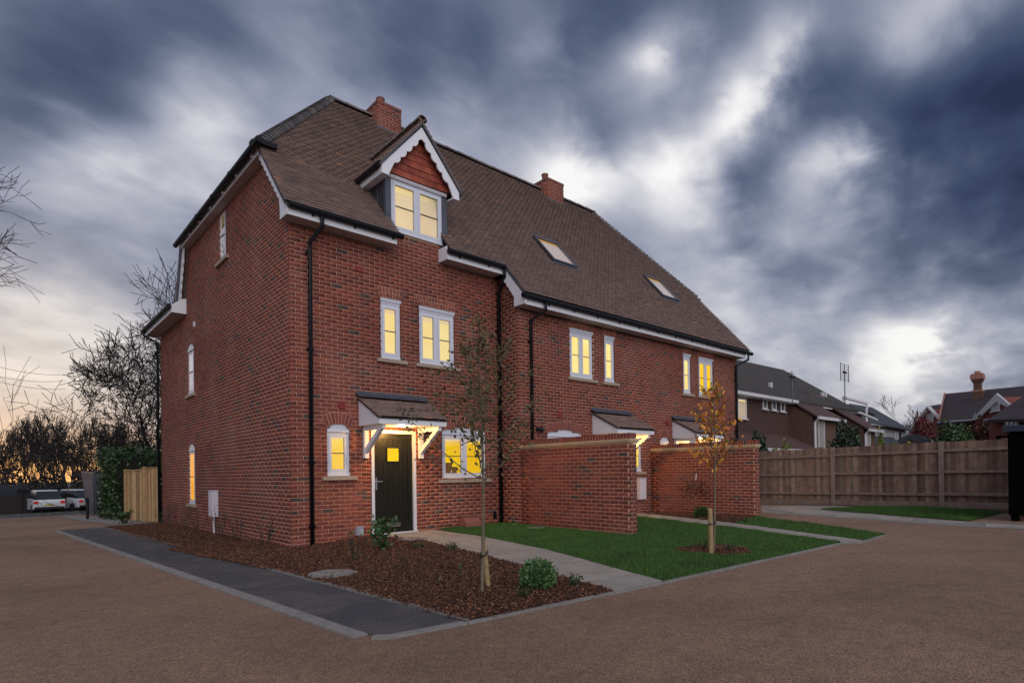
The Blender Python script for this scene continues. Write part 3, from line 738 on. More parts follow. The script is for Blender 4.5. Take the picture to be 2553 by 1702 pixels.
rb.prism([(-.36, 7.3, 5.5), (-.36, 10.9, 5.5), (2.5, 10.9, 7.6), (2.5, 7.3, 7.6)], (0, 0, -.04)); rb.prism([(9.3, 7.3, 5.5), (9.3, 10.9, 5.5), (2.5, 10.9, 7.6), (2.5, 7.3, 7.6)][::-1], (0, 0, -.04))
rb.build('roof_slope', 'tile_brown', roof)
# dormer roof: two small slopes
for sg in (-1, 1):
    dd = np.array([-sg*1., 0, 1.145])/math.hypot(1, 1.145); nn_ = np.array([sg*1.145, 0, 1.])/math.hypot(1, 1.145)
    E0 = np.array([AX+sg*1.0, -.26, 6.965])
    def dspan(s):
        zc_ = 6.965+s*dd[2]
        if zc_ > AZ+.13: return []
        return [(0, (zc_-5.62)/1.14-.38+.26+.02)]
    tiles(E0, (0, 1, 0), dd, nn_, 0, 17, dspan)
    u_ = MB(); E1 = E0-nn_*.012; ridge = np.array([AX, -.25, AZ+.135]); yb0 = (6.965-5.62)/1.14-.38; yb1 = (AZ+.13-5.62)/1.14-.38
    u_.prism([(E1[0], -.25, E1[2]), (AX, -.25, AZ+.115), (AX, yb1, AZ+.115), (E1[0], yb0, E1[2])], nn_*-.045); u_.build('dormer_roof', 'tile_dark', roof)
T_ = np.array(TIL); tc_ = T_[:, 0]; dist = np.linalg.norm(tc_-CAM, axis=1)
score = np.where(tc_[:, 1] < 1.0, 1/dist, .5/dist)
score = np.where((tc_[:, 2] < 6.6) & (tc_[:, 0] < 2.), score*1.5, score)
idx = np.argsort(-score)[:300]
for i in idx: single('tile', *T_[i], 'tile_brown', roof)
rest = np.ones(len(T_), bool); rest[idx] = False
boxes('tiling', T_[rest, 0], T_[rest, 1], T_[rest, 2], T_[rest, 3], 'tile_brown', roof, kind='stuff')
# bonnet hip tiles, ridge tiles
def halfround(p, q, r, parent, name, material, flat=.9):
    p = np.array(p, float); q = np.array(q, float); a = (q-p)/np.linalg.norm(q-p); s_ = np.cross(a, (0, 0, 1)); s_ /= np.linalg.norm(s_); t_ = np.cross(s_, a)
    V = []; n = 8
    for k_, (c, rr) in enumerate(((p, r*1.06), (q, r*.94))):
        for j in range(n+1):
            th = math.pi*j/n; V.append(c+s_*rr*math.cos(th)+t_*(rr*math.sin(th)*flat-r*.35))
    for k_, (c, rr) in enumerate(((p, r*.92), (q, r*.80))):
        for j in range(n+1):
            th = math.pi*j/n; V.append(c+s_*rr*math.cos(th)+t_*(rr*math.sin(th)*flat-r*.35))
    m_ = n+1; F = [(j, j+1, m_+j+1, m_+j) for j in range(n)]+[(2*m_+j+1, 2*m_+j, j, j+1)[::-1] for j in range(n)]+[(m_+j, m_+j+1, 3*m_+j+1, 3*m_+j) for j in range(n)]
    return obj(name, V, F, material, parent, False)
n_ = 23; x = 2.62
while x < 13.0:
    halfround((x, 4.0, RIDGE_Z+.035), (min(x+.47, 13.04), 4.0, RIDGE_Z+.035), .115, roof, 'ridge_tile', 'tile_dark'); x += .45
h0 = np.array([XL-.03, .92, 7.13]); h1 = np.array([2.63, 4.0, RIDGE_Z+.02])
for i in range(34):
    a = h0+(h1-h0)*i/34; b = h0+(h1-h0)*(i+1.25)/34
    halfround(a+np.array([0, 0, .015]), b+np.array([0, 0, -.012]), .14, roof, 'hip_tile', 'tile_dark', .8)
h0 = np.array([15.02, .92, 7.12]); h1 = np.array([13.0, 4.0, RIDGE_Z+.02])
for i in range(30):
    a = h0+(h1-h0)*i/30; b = h0+(h1-h0)*(i+1.2)/30
    halfround(a+np.array([0, 0, .02]), b+np.array([0, 0, -.01]), .10, roof, 'hip_tile', 'tile_dark', .8)
i = 0; y = -.27
while y < 1.75:
    halfround((AX, y, AZ+.165), (AX, y+.35, AZ+.165), .105, roof, 'ridge_tile', 'tile_dark'); y += .33
# mortared verge of the dormer (pale undercloak) and of the front left gable
for sg in (-1, 1):
    q = MB(); q.beam((AX+sg*.015, -.235, AZ+.045), (AX+sg*.97, -.235, 6.965), .03, .045, (0, -1, 0)); q.build('verge_strip', 'lead', roof)
q = MB(); q.beam((XL+.02, yA+.02, RZ(yA)-.028), (XL+.02, .92, RZ(.92)-.028), .06, .03, (1, 0, 0)); q.build('verge_strip', 'lead', roof)
q = MB(); q.beam((XB-.115, yBv+.03, RZ(yBv)-.02), (XB-.115, yA+.03, RZ(yA)-.02), .05, .03, (1, 0, 0)); q.build('verge_strip', 'lead', roof)

# ------------------------------------------------ rooflights
for (x0, x1, y0, y1) in SKY:
    def rp(x, y, h): p = np.array([x, y, RZ(y)]); return p+NR*h
    f = MB(); wd = .065
    U = np.array([1., 0, 0]); Lx = x1-x0; Ls = (y1-y0)*sl
    o = rp(x0, y0, .0)
    f.ob(o, U*wd, DS*Ls, NR*.085); f.ob(o+U*(Lx-wd), U*wd, DS*Ls, NR*.085); f.ob(o+U*wd, U*(Lx-2*wd), DS*wd, NR*.08); f.ob(o+U*wd+DS*(Ls-wd*1.3), U*(Lx-2*wd), DS*wd*1.3, NR*.095)
    rl = f.build('rooflight', 'metal_grey', house)
    g_ = MB(); g_.ob(o+U*wd+DS*wd+NR*.045, U*(Lx-2*wd), DS*(Ls-wd*2.3-.09), NR*.006); g_.build('pane', 'lit_peach', rl)
    g_ = MB(); g_.ob(o+U*wd+DS*(Ls-wd*1.3-.09)+NR*.045, U*(Lx-2*wd), DS*.09, NR*.006); g_.build('pane', 'lit_top', rl)
    g_ = MB(); g_.ob(o-U*.05-DS*.10+NR*.03, U*(Lx+.1), DS*.10, NR*.008); g_.build('flashing', 'lead', rl)

# ------------------------------------------------ fascias, soffits, barge boards, gutters, pipes
def part_box(name, material, x0, x1, y0, y1, z0, z1, parent=house):
    return MB().box(x0, x1, y0, y1, z0, z1).build(name, material, parent)
part_box('fascia', 'white_paint', -.13, 2.01, -.32, -.30, 5.42, 5.64); part_box('soffit', 'soffit_paint', -.12, 1.99, -.298, .02, 5.42, 5.435)
part_box('fascia', 'white_paint', 3.206, 4.745, -.32, -.30, 5.42, 5.64); part_box('soffit', 'soffit_paint', 3.226, 4.72, -.298, .02, 5.42, 5.435)
part_box('fascia', 'white_paint', 1.99, 2.012, -.299, .0, 5.42, 5.70); part_box('fascia', 'white_paint', 3.204, 3.224, -.299, .0, 5.42, 5.70)
part_box('fascia', 'white_paint', 4.75, 14.76, YB-.32, YB-.30, 4.612, 4.83); part_box('soffit', 'soffit_paint', 4.76, 14.74, YB-.298, YB+.01, 4.612, 4.625)
# barge boards: front left gable, step between the two eaves, rear left gable
def scallop(F, top0, top1, wid, n, amp, d0, d1, tail):
    a = np.array(top0, float); b = np.array(top1, float); L = np.linalg.norm(b-a); t = (b-a)/L; nm = np.array([t[1], -t[0]])
    if nm[1] > 0: nm = -nm
    low = []
    for i in range(n):
        for q_ in np.linspace(0, 1, 8)[(0 if i == 0 else 1):]:
            s_ = (i+q_)/n; low.append(b+(a-b)*s_*tail[2]+nm*(wid+amp*math.sin(math.pi*q_)**.8*(1-.0*q_)))
    poly = [a, b]+low+[np.array(p) for p in tail[0]]
    q = MB(); F.poly(q, [tuple(p) for p in poly], d0, d1); return q.build('barge_board', 'white_paint', house)
scallop(FL, (-.33, RZ(-.33)-.045), (.93, RZ(.93)-.045), .15, 8, .035, .115, .145, ([(.0, 5.60), (.0, 5.42), (-.30, 5.42), (-.33, 5.46)], None, .80))
FS = Face((XB, 0, 0), (0, -1, 0), (-1, 0, 0))
q = MB(); poly = [(.33, RZ(-.33)-.03), (1.03, RZ(-1.03)-.03), (1.03, 4.64), (1.0, 4.612), (.665, 4.612), (.665, 4.83)]
lowp = []
for i in range(4):
    for q_ in np.linspace(0, 1, 7)[(0 if i == 0 else 1):]:
        s_ = (i+q_)/4; lowp.append((.665-.36*s_, 4.86+.47*s_-.035*math.sin(math.pi*q_)**.8))
FS.poly(q, poly+lowp[1:], .09, .12); q.build('barge_board', 'white_paint', house)
q = MB(); FL.poly(q, [(7.05, 7.0), (7.62, 5.6), (7.5, 5.45)]+[(7.48-.5*s_-.05*abs(math.sin(math.pi*s_*6)), 5.45+1.25*s_) for s_ in np.linspace(0, 1, 43)]+[(6.9, 6.97)], .11, .14); q.build('barge_board', 'white_paint', house)
q = MB(); q.beam((-.16, 7.06, 7.03), (-.16, 7.66, 5.56), .09, .05, (1, 0, 0)); q.build('verge_strip', 'lead', roof)
# half-hip eaves on the left gable
part_box('fascia', 'white_paint', -.19, -.17, .95, 7.0, 6.95, 7.11); part_box('soffit', 'soffit_paint', -.168, .01, .97, 7.02, 6.952, 6.965)
for yy in np.linspace(1.2, 6.9, 7): part_box('rafter_foot', 'white_paint', -.235, -.192, yy, yy+.06, 6.99, 7.07)
def gutter(name, p, q, r=.055):
    m_ = MB(); m_.tube([p, q], r, 10); return m_.build(name, 'black_plastic', house)
gutter('gutter', (-.27, .62, 7.07), (-.27, 7.2, 7.07), .062)
m_ = MB(); m_.box(-.30, .10, .74, .84, 7.06, 7.15); m_.build('gutter', 'black_plastic', house)
gutter('gutter', (-.14, -.385, 5.575), (2.10, -.385, 5.575), .058); gutter('gutter', (3.19, -.385, 5.575), (4.77, -.385, 5.575), .058)
gutter('gutter', (4.66, YB-.385, 4.775), (15.06, YB-.385, 4.775), .058)
for yy in (2.3, 3.6, 4.9): m_ = MB(); m_.tube([(-.27, yy, 7.07), (-.27, yy+.05, 7.07)], .072, 10); m_.build('gutter_bracket', 'black_plastic', house)
for xx in list(np.arange(.3, 2.0, .8))+list(np.arange(3.5, 4.7, .8)): part_box('gutter_bracket', 'black_plastic', xx, xx+.03, -.345, -.321, 5.49, 5.56)
for xx in np.arange(5.5, 14.8, .85): part_box('gutter_bracket', 'black_plastic', xx, xx+.03, YB-.345, YB-.321, 4.69, 4.76)
# rear left eaves box
part_box('fascia', 'white_paint', -.36, -.34, 7.3, 10.9, 5.31, 5.47); part_box('soffit', 'soffit_paint', -.338, .015, 7.32, 10.9, 5.312, 5.325)
q = MB(); FS2 = Face((0, 7.3, 0), (1, 0, 0), (0, -1, 0)); FS2.poly(q, [(-.36, 5.31), (-.004, 5.31), (-.004, 5.72), (-.12, 5.70), (-.36, 5.50)], -.005, .02); q.build('eaves_box', 'white_paint', house)
gutter('gutter', (-.42, 7.26, 5.47), (-.42, 11.0, 5.47))
def pipe(pts, r=.036, br=()):
    m_ = MB(); m_.tube(pts, r, 10); p_ = m_.build('downpipe', 'black_plastic', house, True)
    for (x, y, z_, ax) in br:
        b_ = MB()
        if ax == 'y': b_.box(x-.06, x+.06, y-.005, y+.05, z_-.02, z_+.02)
        else: b_.box(x-.005, x+.05, y-.06, y+.06, z_-.02, z_+.02)
        b_.build('pipe_bracket', 'black_plastic', p_)
brz = [4.95, 3.2, 1.15, .0]
pipe([(.46, -.385, 5.56), (.46, -.385, 5.34), (.36, -.06, 5.12), (.36, -.06, 5.0), (.345, -.06, -.40)], .038, [(.36, -.06, z_, 'y') for z_ in brz])
pipe([(4.74, -.385, 5.55), (4.74, -.385, 5.36), (4.82, -.07, 5.10), (4.82, -.07, -.38)], .038, [(4.80, -.06, z_, 'y') for z_ in (4.2, 2.8, 1.3, .1)])
pipe([(5.36, YB-.385, 4.76), (5.36, YB-.385, 4.56), (5.20, YB-.06, 4.38), (5.20, YB-.06, -.3)], .038, [(5.20, YB-.055, z_, 'y') for z_ in (3.9, 2.4)])
pipe([(14.80, YB-.385, 4.76), (14.80, YB-.385, 4.56), (14.60, YB-.06, 4.38), (14.60, YB-.06, -.3)], .038, [(14.60, YB-.055, z_, 'y') for z_ in (3.9, 2.2)])
pipe([(-.42, 10.7, 5.44), (-.42, 10.7, 5.28), (-.07, 10.66, 5.12), (-.07, 10.66, -.55)], .036, [(-.06, 10.66, z_, 'x') for z_ in (4.5, 2.5, .9)])

# ------------------------------------------------ doors and porch canopies
def door(F, u0, u1, leaf='door_green', lit='lit_gold'):
    f = MB(); F.box(f, u0, u0+.062, -.08, .012, -.24, 1.80); F.box(f, u1-.062, u1, -.08, .012, -.24, 1.80); F.box(f, u0+.062, u1-.062, -.08, .012, 1.735, 1.80)
    F.box(f, u0-.01, u1+.03, -.05, .035, -.275, -.235)
    dr = f.build('door', 'white_upvc', house)
    a, b = u0+.065, u1-.065; l_ = MB(); zb, zt = -.20, 1.732
    F.box(l_, a, b, -.075, -.055, zb, zt)
    for (s0, s1, t0, t1) in ((a, a+.10, zb, zt), (b-.10, b, zb, zt), (a+.10, b-.10, zt-.10, zt), (a+.10, b-.10, zb, zb+.19)): F.box(l_, s0, s1, -.054, -.035, t0, t1)
    F.box(l_, a, b, -.06, .0, -.233, -.205)
    l_.build('door_leaf', leaf, dr)
    n = 6; ww = (b-a-.21)/n
    for i in range(n):
        x0 = a+.105+i*ww+.003; x1 = x0+ww-.006; cz = 1.315
        pc = [(zb+.195, zt-.105)]
        cu = (a+b)/2-.0
        if x1 > cu-.12 and x0 < cu+.12: pc = [(zb+.195, cz-.15), (cz+.15, zt-.105)]
        for (p0, p1) in pc: q = MB(); F.box(q, x0, x1, -.054, -.044, p0, p1); q.build('door_board', leaf, dr)
    cu = (a+b)/2; q = MB()
    for (s0, s1, t0, t1) in ((-.15, -.13, -.15, .15), (.13, .15, -.15, .15), (-.13, .13, .13, .15), (-.13, .13, -.15, -.13)): F.box(q, cu+s0, cu+s1, -.054, -.030, cz+t0, cz+t1)
    q.build('pane_frame', leaf, dr)
    q = MB(); F.box(q, cu-.129, cu+.129, -.052, -.046, cz-.129, cz+.129); q.build('pane', lit, dr)
    q = MB(); F.box(q, cu-.15, cu+.15, -.034, -.026, zb+.07, zb+.155); F.box(q, cu-.125, cu+.125, -.026, -.018, zb+.095, zb+.15); q.build('letter_box', 'chrome', dr)
    q = MB(); F.box(q, a+.03, a+.07, -.034, -.026, .62, .86); q.tube([F.P(a+.05, -.02, .78), F.P(a+.05, .03, .78), F.P(a+.16, .032, .785)], .011, 8); q.build('handle', 'chrome', dr)
    q = MB(); q.tube([F.P(u1-.03, .012, 1.22), F.P(u1-.03, .02, 1.22)], .016, 10); q.build('bell_push', 'chrome', dr)
    return dr
door(FA, 1.565, 2.573); door(FB, 7.583, 8.588, 'door_brown', 'lit_yellow'); door(FB, 11.133, 12.137, 'door_green', 'lit_yellow')
def canopy(F, u0, u1, first=False):
    dp = .80; zf = 1.852; zt = 2.40; sl_ = (zt-1.985)/dp
    f = MB(); F.box(f, u0, u1, dp-.025, dp, zf, zf+.10)
    cn = f.build('porch_canopy', 'white_paint', house)
    for u in (u0+.002, u1-.024):
        q = MB(); q.prism([F.P(u, .0, zf+.004), F.P(u, dp-.027, zf+.004), F.P(u, dp-.027, zf+.11), F.P(u, .0, zt-.02)], F.du*.022); q.build('side_panel', 'white_paint', cn)
        q = MB(); q.beam(F.P(u+.011, .02, zt-.05), F.P(u+.011, dp+.01, zf+.11), .036, .07, (0, 0, 1)); q.build('verge_board', 'white_paint', cn)
    q = MB(); F.box(q, u0+.026, u1-.026, .0, dp-.027, zf+.006, zf+.022); q.build('soffit', 'white_paint', cn)
    # roof deck and tiles
    up = np.array([0, 0, zt])-F.n*0
    ds = -F.n*dp+np.array([0, 0, zt-1.985]); Ls = np.linalg.norm(ds); ds /= Ls; nr = np.cross(F.du, ds); nr /= np.linalg.norm(nr)
    if nr[2] < 0: nr = -nr
    q = MB(); q.ob(F.P(u0-.03, dp+.03, 1.965), F.du*(u1-u0+.06), ds*(Ls+.02), -nr*.02); q.build('deck', 'tile_under', cn)
    for k in range(8):
        off = .0825 if k % 2 else 0; x = u0-.05-off
        while x < u1+.05:
            a = max(x+.001, u0-.05); b = min(x+.164, u1+.05); x += .165
            if b-a < .03: continue
            o = F.P(a, dp+.05, 1.975)+ds*(k*.105)+nr*(.018+RNG.uniform(-.003, .003))
            up_ = ds*.135-nr*.022; n3_ = np.cross(F.du, up_); n3_ *= np.sign(n3_@nr)/np.linalg.norm(n3_); single('tile', o, F.du*(b-a), up_, n3_*.013, 'tile_brown', cn)
    q = MB(); q.ob(F.P(u0-.06, .16, zt+.005), F.du*(u1-u0+.12), -F.n*.15+np.array([0, 0, .075]), nr*.006); F.box(q, u0-.06, u1+.06, .002, .01, zt+.06, zt+.13); q.build('lead_flashing', 'lead', cn)
    for u in (u0+.08, u1-.17):
        b_ = MB(); F.box(b_, u, u+.09, .0, .075, 1.24, zf-.002); F.box(b_, u+.004, u+.086, .076, dp-.06, zf-.082, zf-.003)
        b_.beam(F.P(u+.045, .04, 1.36), F.P(u+.045, dp-.14, zf-.06), .075, .085, (0, 0, 1)); b_.build('bracket', 'white_paint', cn)
    return cn
def lamp(F, u, dd, cn, e):
    q = MB(); c = F.P(u, dd, 1.857); q.tube([c, c-np.array([0, 0, .012])], .045, 14); q.build('downlight', 'chrome', cn)
    q = MB(); q.tube([c-np.array([0, 0, .0125]), c-np.array([0, 0, .016])], .034, 14); q.build('lamp_lens', 'lamp_lens', cn)
    ld = bpy.data.lights.new('downlight', 'POINT'); ld.energy = e; ld.color = (1.0, .52, .15); ld.shadow_soft_size = .04
    lo = bpy.data.objects.new('downlight_lamp', ld); COL.objects.link(lo); lo.location = tuple(c-np.array([0, 0, .065]))
    lo.parent = house; lo.matrix_parent_inverse = house.matrix_basis.inverted()
lp = ray(1005.8, 1060.); t_ = (1.85-CAM[2])/lp[2]; print('lamp1', CAM+lp*t_)
lp = ray(1551, 1076.6); t_ = (1.85-CAM[2])/lp[2]; print('lamp2', CAM+lp*t_)
c1_ = canopy(FA, 1.31, 2.80); c2_ = canopy(FB, 7.34, 8.83); c3_ = canopy(FB, 10.89, 12.38)
lamp(FA, 2.02, .42, c1_, 48); lamp(FB, 8.08, .42, c2_, 30); lamp(FB, 11.64, .42, c3_, 26)

# ------------------------------------------------ small things fixed to the walls
def vent(F, u0, u1, z0, z1):
    q = MB(); F.box(q, u0, u1, .001, .012, z0, z1); v = q.build('air_vent', 'vent_red', house)
    for i in range(3):
        zc = z0+(z1-z0)*(i+.5)/3; q = MB(); q.ob(F.P(u0+.012, .0125, zc-.014), F.du*(u1-u0-.024), np.array([0, 0, .03])-F.n*.0, F.n*.012); q.build('vent_louvre', 'vent_red', v)
vent(FA, .892, 1.025, 2.17, 2.30); vent(FA, 1.278, 1.433, 4.825, 4.925); vent(FB, 6.08, 6.243, 2.21, 2.375); vent(FB, 10.545, 10.695, 2.23, 2.357)
q = MB(); FL.box(q, 6.38, 6.46, .001, .04, 4.80, 4.93); q.build('air_vent', 'white_box', house)
# meter boxes
def meter(F, u0, u1, z0, z1, dp, material, foot, post=None):
    q = MB(); F.box(q, u0, u1, .002, dp, z0, z1); mm = q.build('meter_box', material, house)
    q = MB(); F.box(q, u0+.015, u1-.015, dp, dp+.012, z0+.015, z1-.02); q.build('box_door', material, mm)
    q = MB(); F.box(q, u0-.008, u1+.008, .002, dp+.02, z1, z1+.012); q.build('box_lid', material, mm)
    if post: q = MB(); q.tube([F.P(post, dp*.5, z0), F.P(post, dp*.5, foot)], .022, 8); q.build('conduit', material, mm)
meter(FL, 4.50, 4.83, -.02, .59, .12, 'white_box', -.5, 4.66)
meter(FB, 9.14, 9.435, .145, .725, .10, 'white_box', -.3)
meter(FA, 1.20, 1.335, -.225, -.075, .10, 'grey_box', -.42, 1.27)
for (F, u, z_) in ((FB, 5.40, 1.915), (FB, 14.30, 1.93)):
    q = MB(); F.box(q, u-.03, u+.03, .0, .03, z_-.04, z_+.04); q.tube([F.P(u, .02, z_), F.P(u+.03, .10, z_-.02)], .02, 8); ws = q.build('security_light', 'black_plastic', house)
    q = MB(); q.tube([F.P(u, .09, z_), F.P(u+.06, .17, z_-.05)], [.05, .055], 10); q.build('light_head', 'black_plastic', ws)
q = MB(); FA.box(q, 4.62, 4.72, .001, .01, -.13, .03); q.build('air_brick', 'black_plastic', house)
# bird on the half-hip at the right end
bx = dD(1609, 683, 21.5)
q = MB(); q.box(14.95, 15.22, .9, 1.0, 7.02, 7.10); q.build('gutter', 'black_plastic', house)

# ================================================================== GARDEN WALLS
def garden_wall(x0, name_label):
    root = empty('garden_wall', (x0, YB-1.5, -.3), name_label, 'wall', 'brick wing walls between the front gardens')
    x1 = x0+.208; ye = YB-3.012
    lay((x0, YB, 0), (0, -1, 0), (-1, 0, 0), lambda z_: [(.012, 3.012-.021)], -.45, 1.45, ph=.045, skip=.012)
    lay((x0, ye, 0), (1, 0, 0), (0, -1, 0), lambda z_: [(0, .208)], -.45, 1.45, bl=.112)
    lay((x1, ye, 0), (0, 1, 0), (1, 0, 0), lambda z_: [(.021, 3.0)], -.45, 1.45, skip=.021, mskip=.034)
    flush_bricks(root, 290)
    m_ = MB(); m_.box(x0+.045, x1-.045, ye+.045, YB-.006, -.5, 1.45); m_.build('wall_core', 'mortar', root)
    q = MB(); q.box(x0-.012, x1+.012, ye-.012, YB-.01, 1.452, 1.482); q.box(x0-.03, x1+.03, ye-.03, YB-.01, 1.482, 1.53); q.build('stone_band', 'stone_band', root)
    cp = MB(); cp.box(x0+.004, x1-.004, ye+.004, YB-.01, 1.53, 1.630); cpo = cp.build('coping', 'mortar', root)
    y = ye
    while y < YB-.05:
        b = min(y+.0655, YB-.01)
        single('coping_brick', (x0+.002, y+.0, 1.532+RNG.uniform(0, .003)), (x1-x0-.004, 0, 0), (0, b-y, 0), (0, 0, .102), 'brick_red', cpo); y += .0757
    return root
garden_wall(XB+.002, 'nearer brick wing wall on the first lawn with pale stone band and bricks on edge')
garden_wall(9.797, 'farther brick wing wall behind the orange leaved young tree')

# ================================================================== THE SETTING
import bmesh
def sheet(name, poly, material, dz=0., thick=0., grid=.5, kind='structure', label=None, parent=None, noise=0.):
    bm = bmesh.new(); f = bm.faces.new([bm.verts.new((p[0], p[1], 0)) for p in poly])
    xs = [p[0] for p in poly]; ys = [p[1] for p in poly]
    cx = {10., 9., 6., 1.5, .2}; cy = {20., 50., -12., -3.5, 0., 1., 3.}
    if grid:
        a = math.ceil(min(xs)/grid); 
        while a*grid < max(xs): cx.add(a*grid); a += 1
        a = math.ceil(min(ys)/grid)
        while a*grid < max(ys): cy.add(a*grid); a += 1
    for c in sorted(cx):
        if min(xs)+1e-4 < c < max(xs)-1e-4: bmesh.ops.bisect_plane(bm, geom=bm.verts[:]+bm.edges[:]+bm.faces[:], plane_co=(c, 0, 0), plane_no=(1, 0, 0))
    for c in sorted(cy):
        if min(ys)+1e-4 < c < max(ys)-1e-4: bmesh.ops.bisect_plane(bm, geom=bm.verts[:]+bm.edges[:]+bm.faces[:], plane_co=(0, c, 0), plane_no=(0, 1, 0))
    bmesh.ops.recalc_face_normals(bm, faces=bm.faces[:])
    if bm.faces[:] and bm.faces[:][0].normal.z < 0: bmesh.ops.reverse_faces(bm, faces=bm.faces[:])
    for v in bm.verts: v.co.z = float(ground(v.co.x, v.co.y))+dz+(random.uniform(-noise, noise) if noise else 0)
    if thick:
        r = bmesh.ops.extrude_face_region(bm, geom=bm.faces[:])
        for g_ in r['geom']:
            if isinstance(g_, bmesh.types.BMVert): g_.co.z += thick
    me = bpy.data.meshes.new(name); bm.to_mesh(me); bm.free(); me.materials.append(MATS[material])
    o = put(bpy.data.objects.new(name, me), parent)
    if kind: o['kind'] = kind
    return o
def inpoly(P, poly):
    x, y = P[:, 0], P[:, 1]; c = np.zeros(len(P), bool); n = len(poly)
    for i in range(n):
        x0, y0 = poly[i]; x1, y1 = poly[(i+1) % n]
        if y0 == y1: continue
        t = ((y0 > y) != (y1 > y)) & (x < (x1-x0)*(y-y0)/(y1-y0)+x0); c ^= t
    return c
def scatter(poly, dens, holes=()):
    a = np.array(poly); lo, hi = a.min(0), a.max(0); n = int((hi-lo).prod()*dens)
    P = lo+RNG.random((n, 2))*(hi-lo); k_ = inpoly(P, poly)
    for h in holes: k_ &= ~inpoly(P, h)
    return P[k_]

sheet('ground', [(-400, -60), (400, -60), (400, 500), (-400, 500)], 'field', -.03, grid=0)
sheet('driveway', [(-22, -24), (15.3, -24), (15.3, -1.0), (15.3, 12), (-.2, 12), (-.9, 24.2), (-22, 24.2)], 'resin_gravel', 0., grid=0)
sheet('road', [(-60, 24.0), (60, 24.0), (60, 31.5), (-60, 31.5)], 'road_asphalt', .004, grid=0)
sheet('verge', [(-60, 31.5), (60, 31.5), (60, 42), (-60, 42)], 'field', .01, grid=0)
# tarmac footway strip with its edgings
TL = [GR(135, 1218), GR(350, 1291), GR(600, 1375), GR(845, 1458)]
TR = [GR(236, 1211), GR(640, 1315), GR(1075, 1430)]
sheet('footpath', TL+[GR(900, 1457)]+TR[::-1], 'tarmac', .006, grid=0)
def strip(name, pts, w_, L, material, dz, th, off=(0, 0)):
    """row of separate edging stones along a line on the ground"""
    k = 0; root = None
    for a, b in zip(pts[:-1], pts[1:]):
        a = np.array(a, float)+off; b = np.array(b, float)+off; d_ = b-a; D_ = np.linalg.norm(d_); t = d_/D_; nrm = np.array([-t[1], t[0]])
        n = max(1, round(D_/L))
        for i in range(n):
            p = a+d_*(i/n)+t*.004; q = a+d_*((i+1)/n)-t*.004
            V = []
            for s_ in (0, 1):
                for pt in (p, q, q+nrm*w_, p+nrm*w_):
                    V.append((pt[0], pt[1], float(ground(pt[0], pt[1]))+dz-th+s_*th+(RNG.uniform(-.001, .001) if s_ else 0)))
            if root is None:
                root = obj(name, V, QB.tolist(), material); root['kind'] = 'structure'; 
            else: obj('kerb_stone', V, QB.tolist(), material, root)
            k += 1
    return root
strip('kerb', [TL[0], TL[1], TL[2], GR(845, 1458)], -.13, .9, 'kerb_concrete', .014, .08)
strip('kerb_return', [GR(851, 1469), GR(900, 1467), GR(1075, 1434)], .10, .9, 'kerb_concrete', .014, .08)
strip('edging', [TR[0], TR[1], GR(1072, 1429)], .05, .9, 'kerb_concrete', .028, .10)
strip('front_edging', [GR(1076, 1434), GR(1412, 1364), GR(1525, 1341), GR(1932, 1250), GR(1985, 1246), GR(2036, 1230)], .05, .9, 'kerb_concrete', .022, .08)

# stone path to the door, slab by slab
def slabs(name, Lp, Rp, n, material='paving_stone'):
    Lp = np.array(Lp); Rp = np.array(Rp)
    def along(P, t):
        s_ = np.r_[0, np.cumsum(np.linalg.norm(np.diff(P, axis=0), axis=1))]; s_ /= s_[-1]
        return np.array([np.interp(t, s_, P[:, 0]), np.interp(t, s_, P[:, 1])])
    root = None; cuts = np.linspace(0, 1, n+1)
    for i in range(n):
        f = RNG.uniform(.32, .68) if i % 3 else 1.
        for (f0, f1) in ((0, f), (f, 1)) if f < 1 else ((0, 1),):
            q = []
            for t, ff in ((cuts[i]+.003, f0), (cuts[i]+.003, f1), (cuts[i+1]-.003, f1), (cuts[i+1]-.003, f0)):
                a, b = along(Lp, t), along(Rp, t); g_ = .004/np.linalg.norm(b-a)
                ff = ff+g_ if ff == f0 else ff-g_
                q.append(a+(b-a)*ff)
            jz = RNG.uniform(-.0015, .0015)
            V = [(p[0], p[1], float(ground(*p))-.03) for p in q]+[(p[0], p[1], float(ground(*p))+.022+jz) for p in q]
            if V[4][2] is None: continue
            F = QB.tolist()
            if root is None: root = obj(name, V, F, material); root['kind'] = 'structure'
            else: obj('paving_slab', V, F, material, root)
    a = list(map(tuple, Lp))+list(map(tuple, Rp[::-1]))
    return a, root
P1L = [GR(1412, 1361), GR(1100, 1275), GR(950, 1238), (1.50, -.36), (1.50, -.04)]
P1R = [GR(1525, 1338), GR(1250, 1262), GR(1100, 1232), (2.95, -.6), (2.95, -.04)]
path1, _ = slabs('path', P1L, P1R, 13)
P2L = [GR(1932, 1247), GR(1700, 1215), GR(1465, 1187), (7.55, YB-.03)]
P2R = [GR(1985, 1243), GR(1690, 1203), GR(1465, 1178), (8.75, YB-.03)]
path2, _ = slabs('garden_path', P2L, P2R, 11)
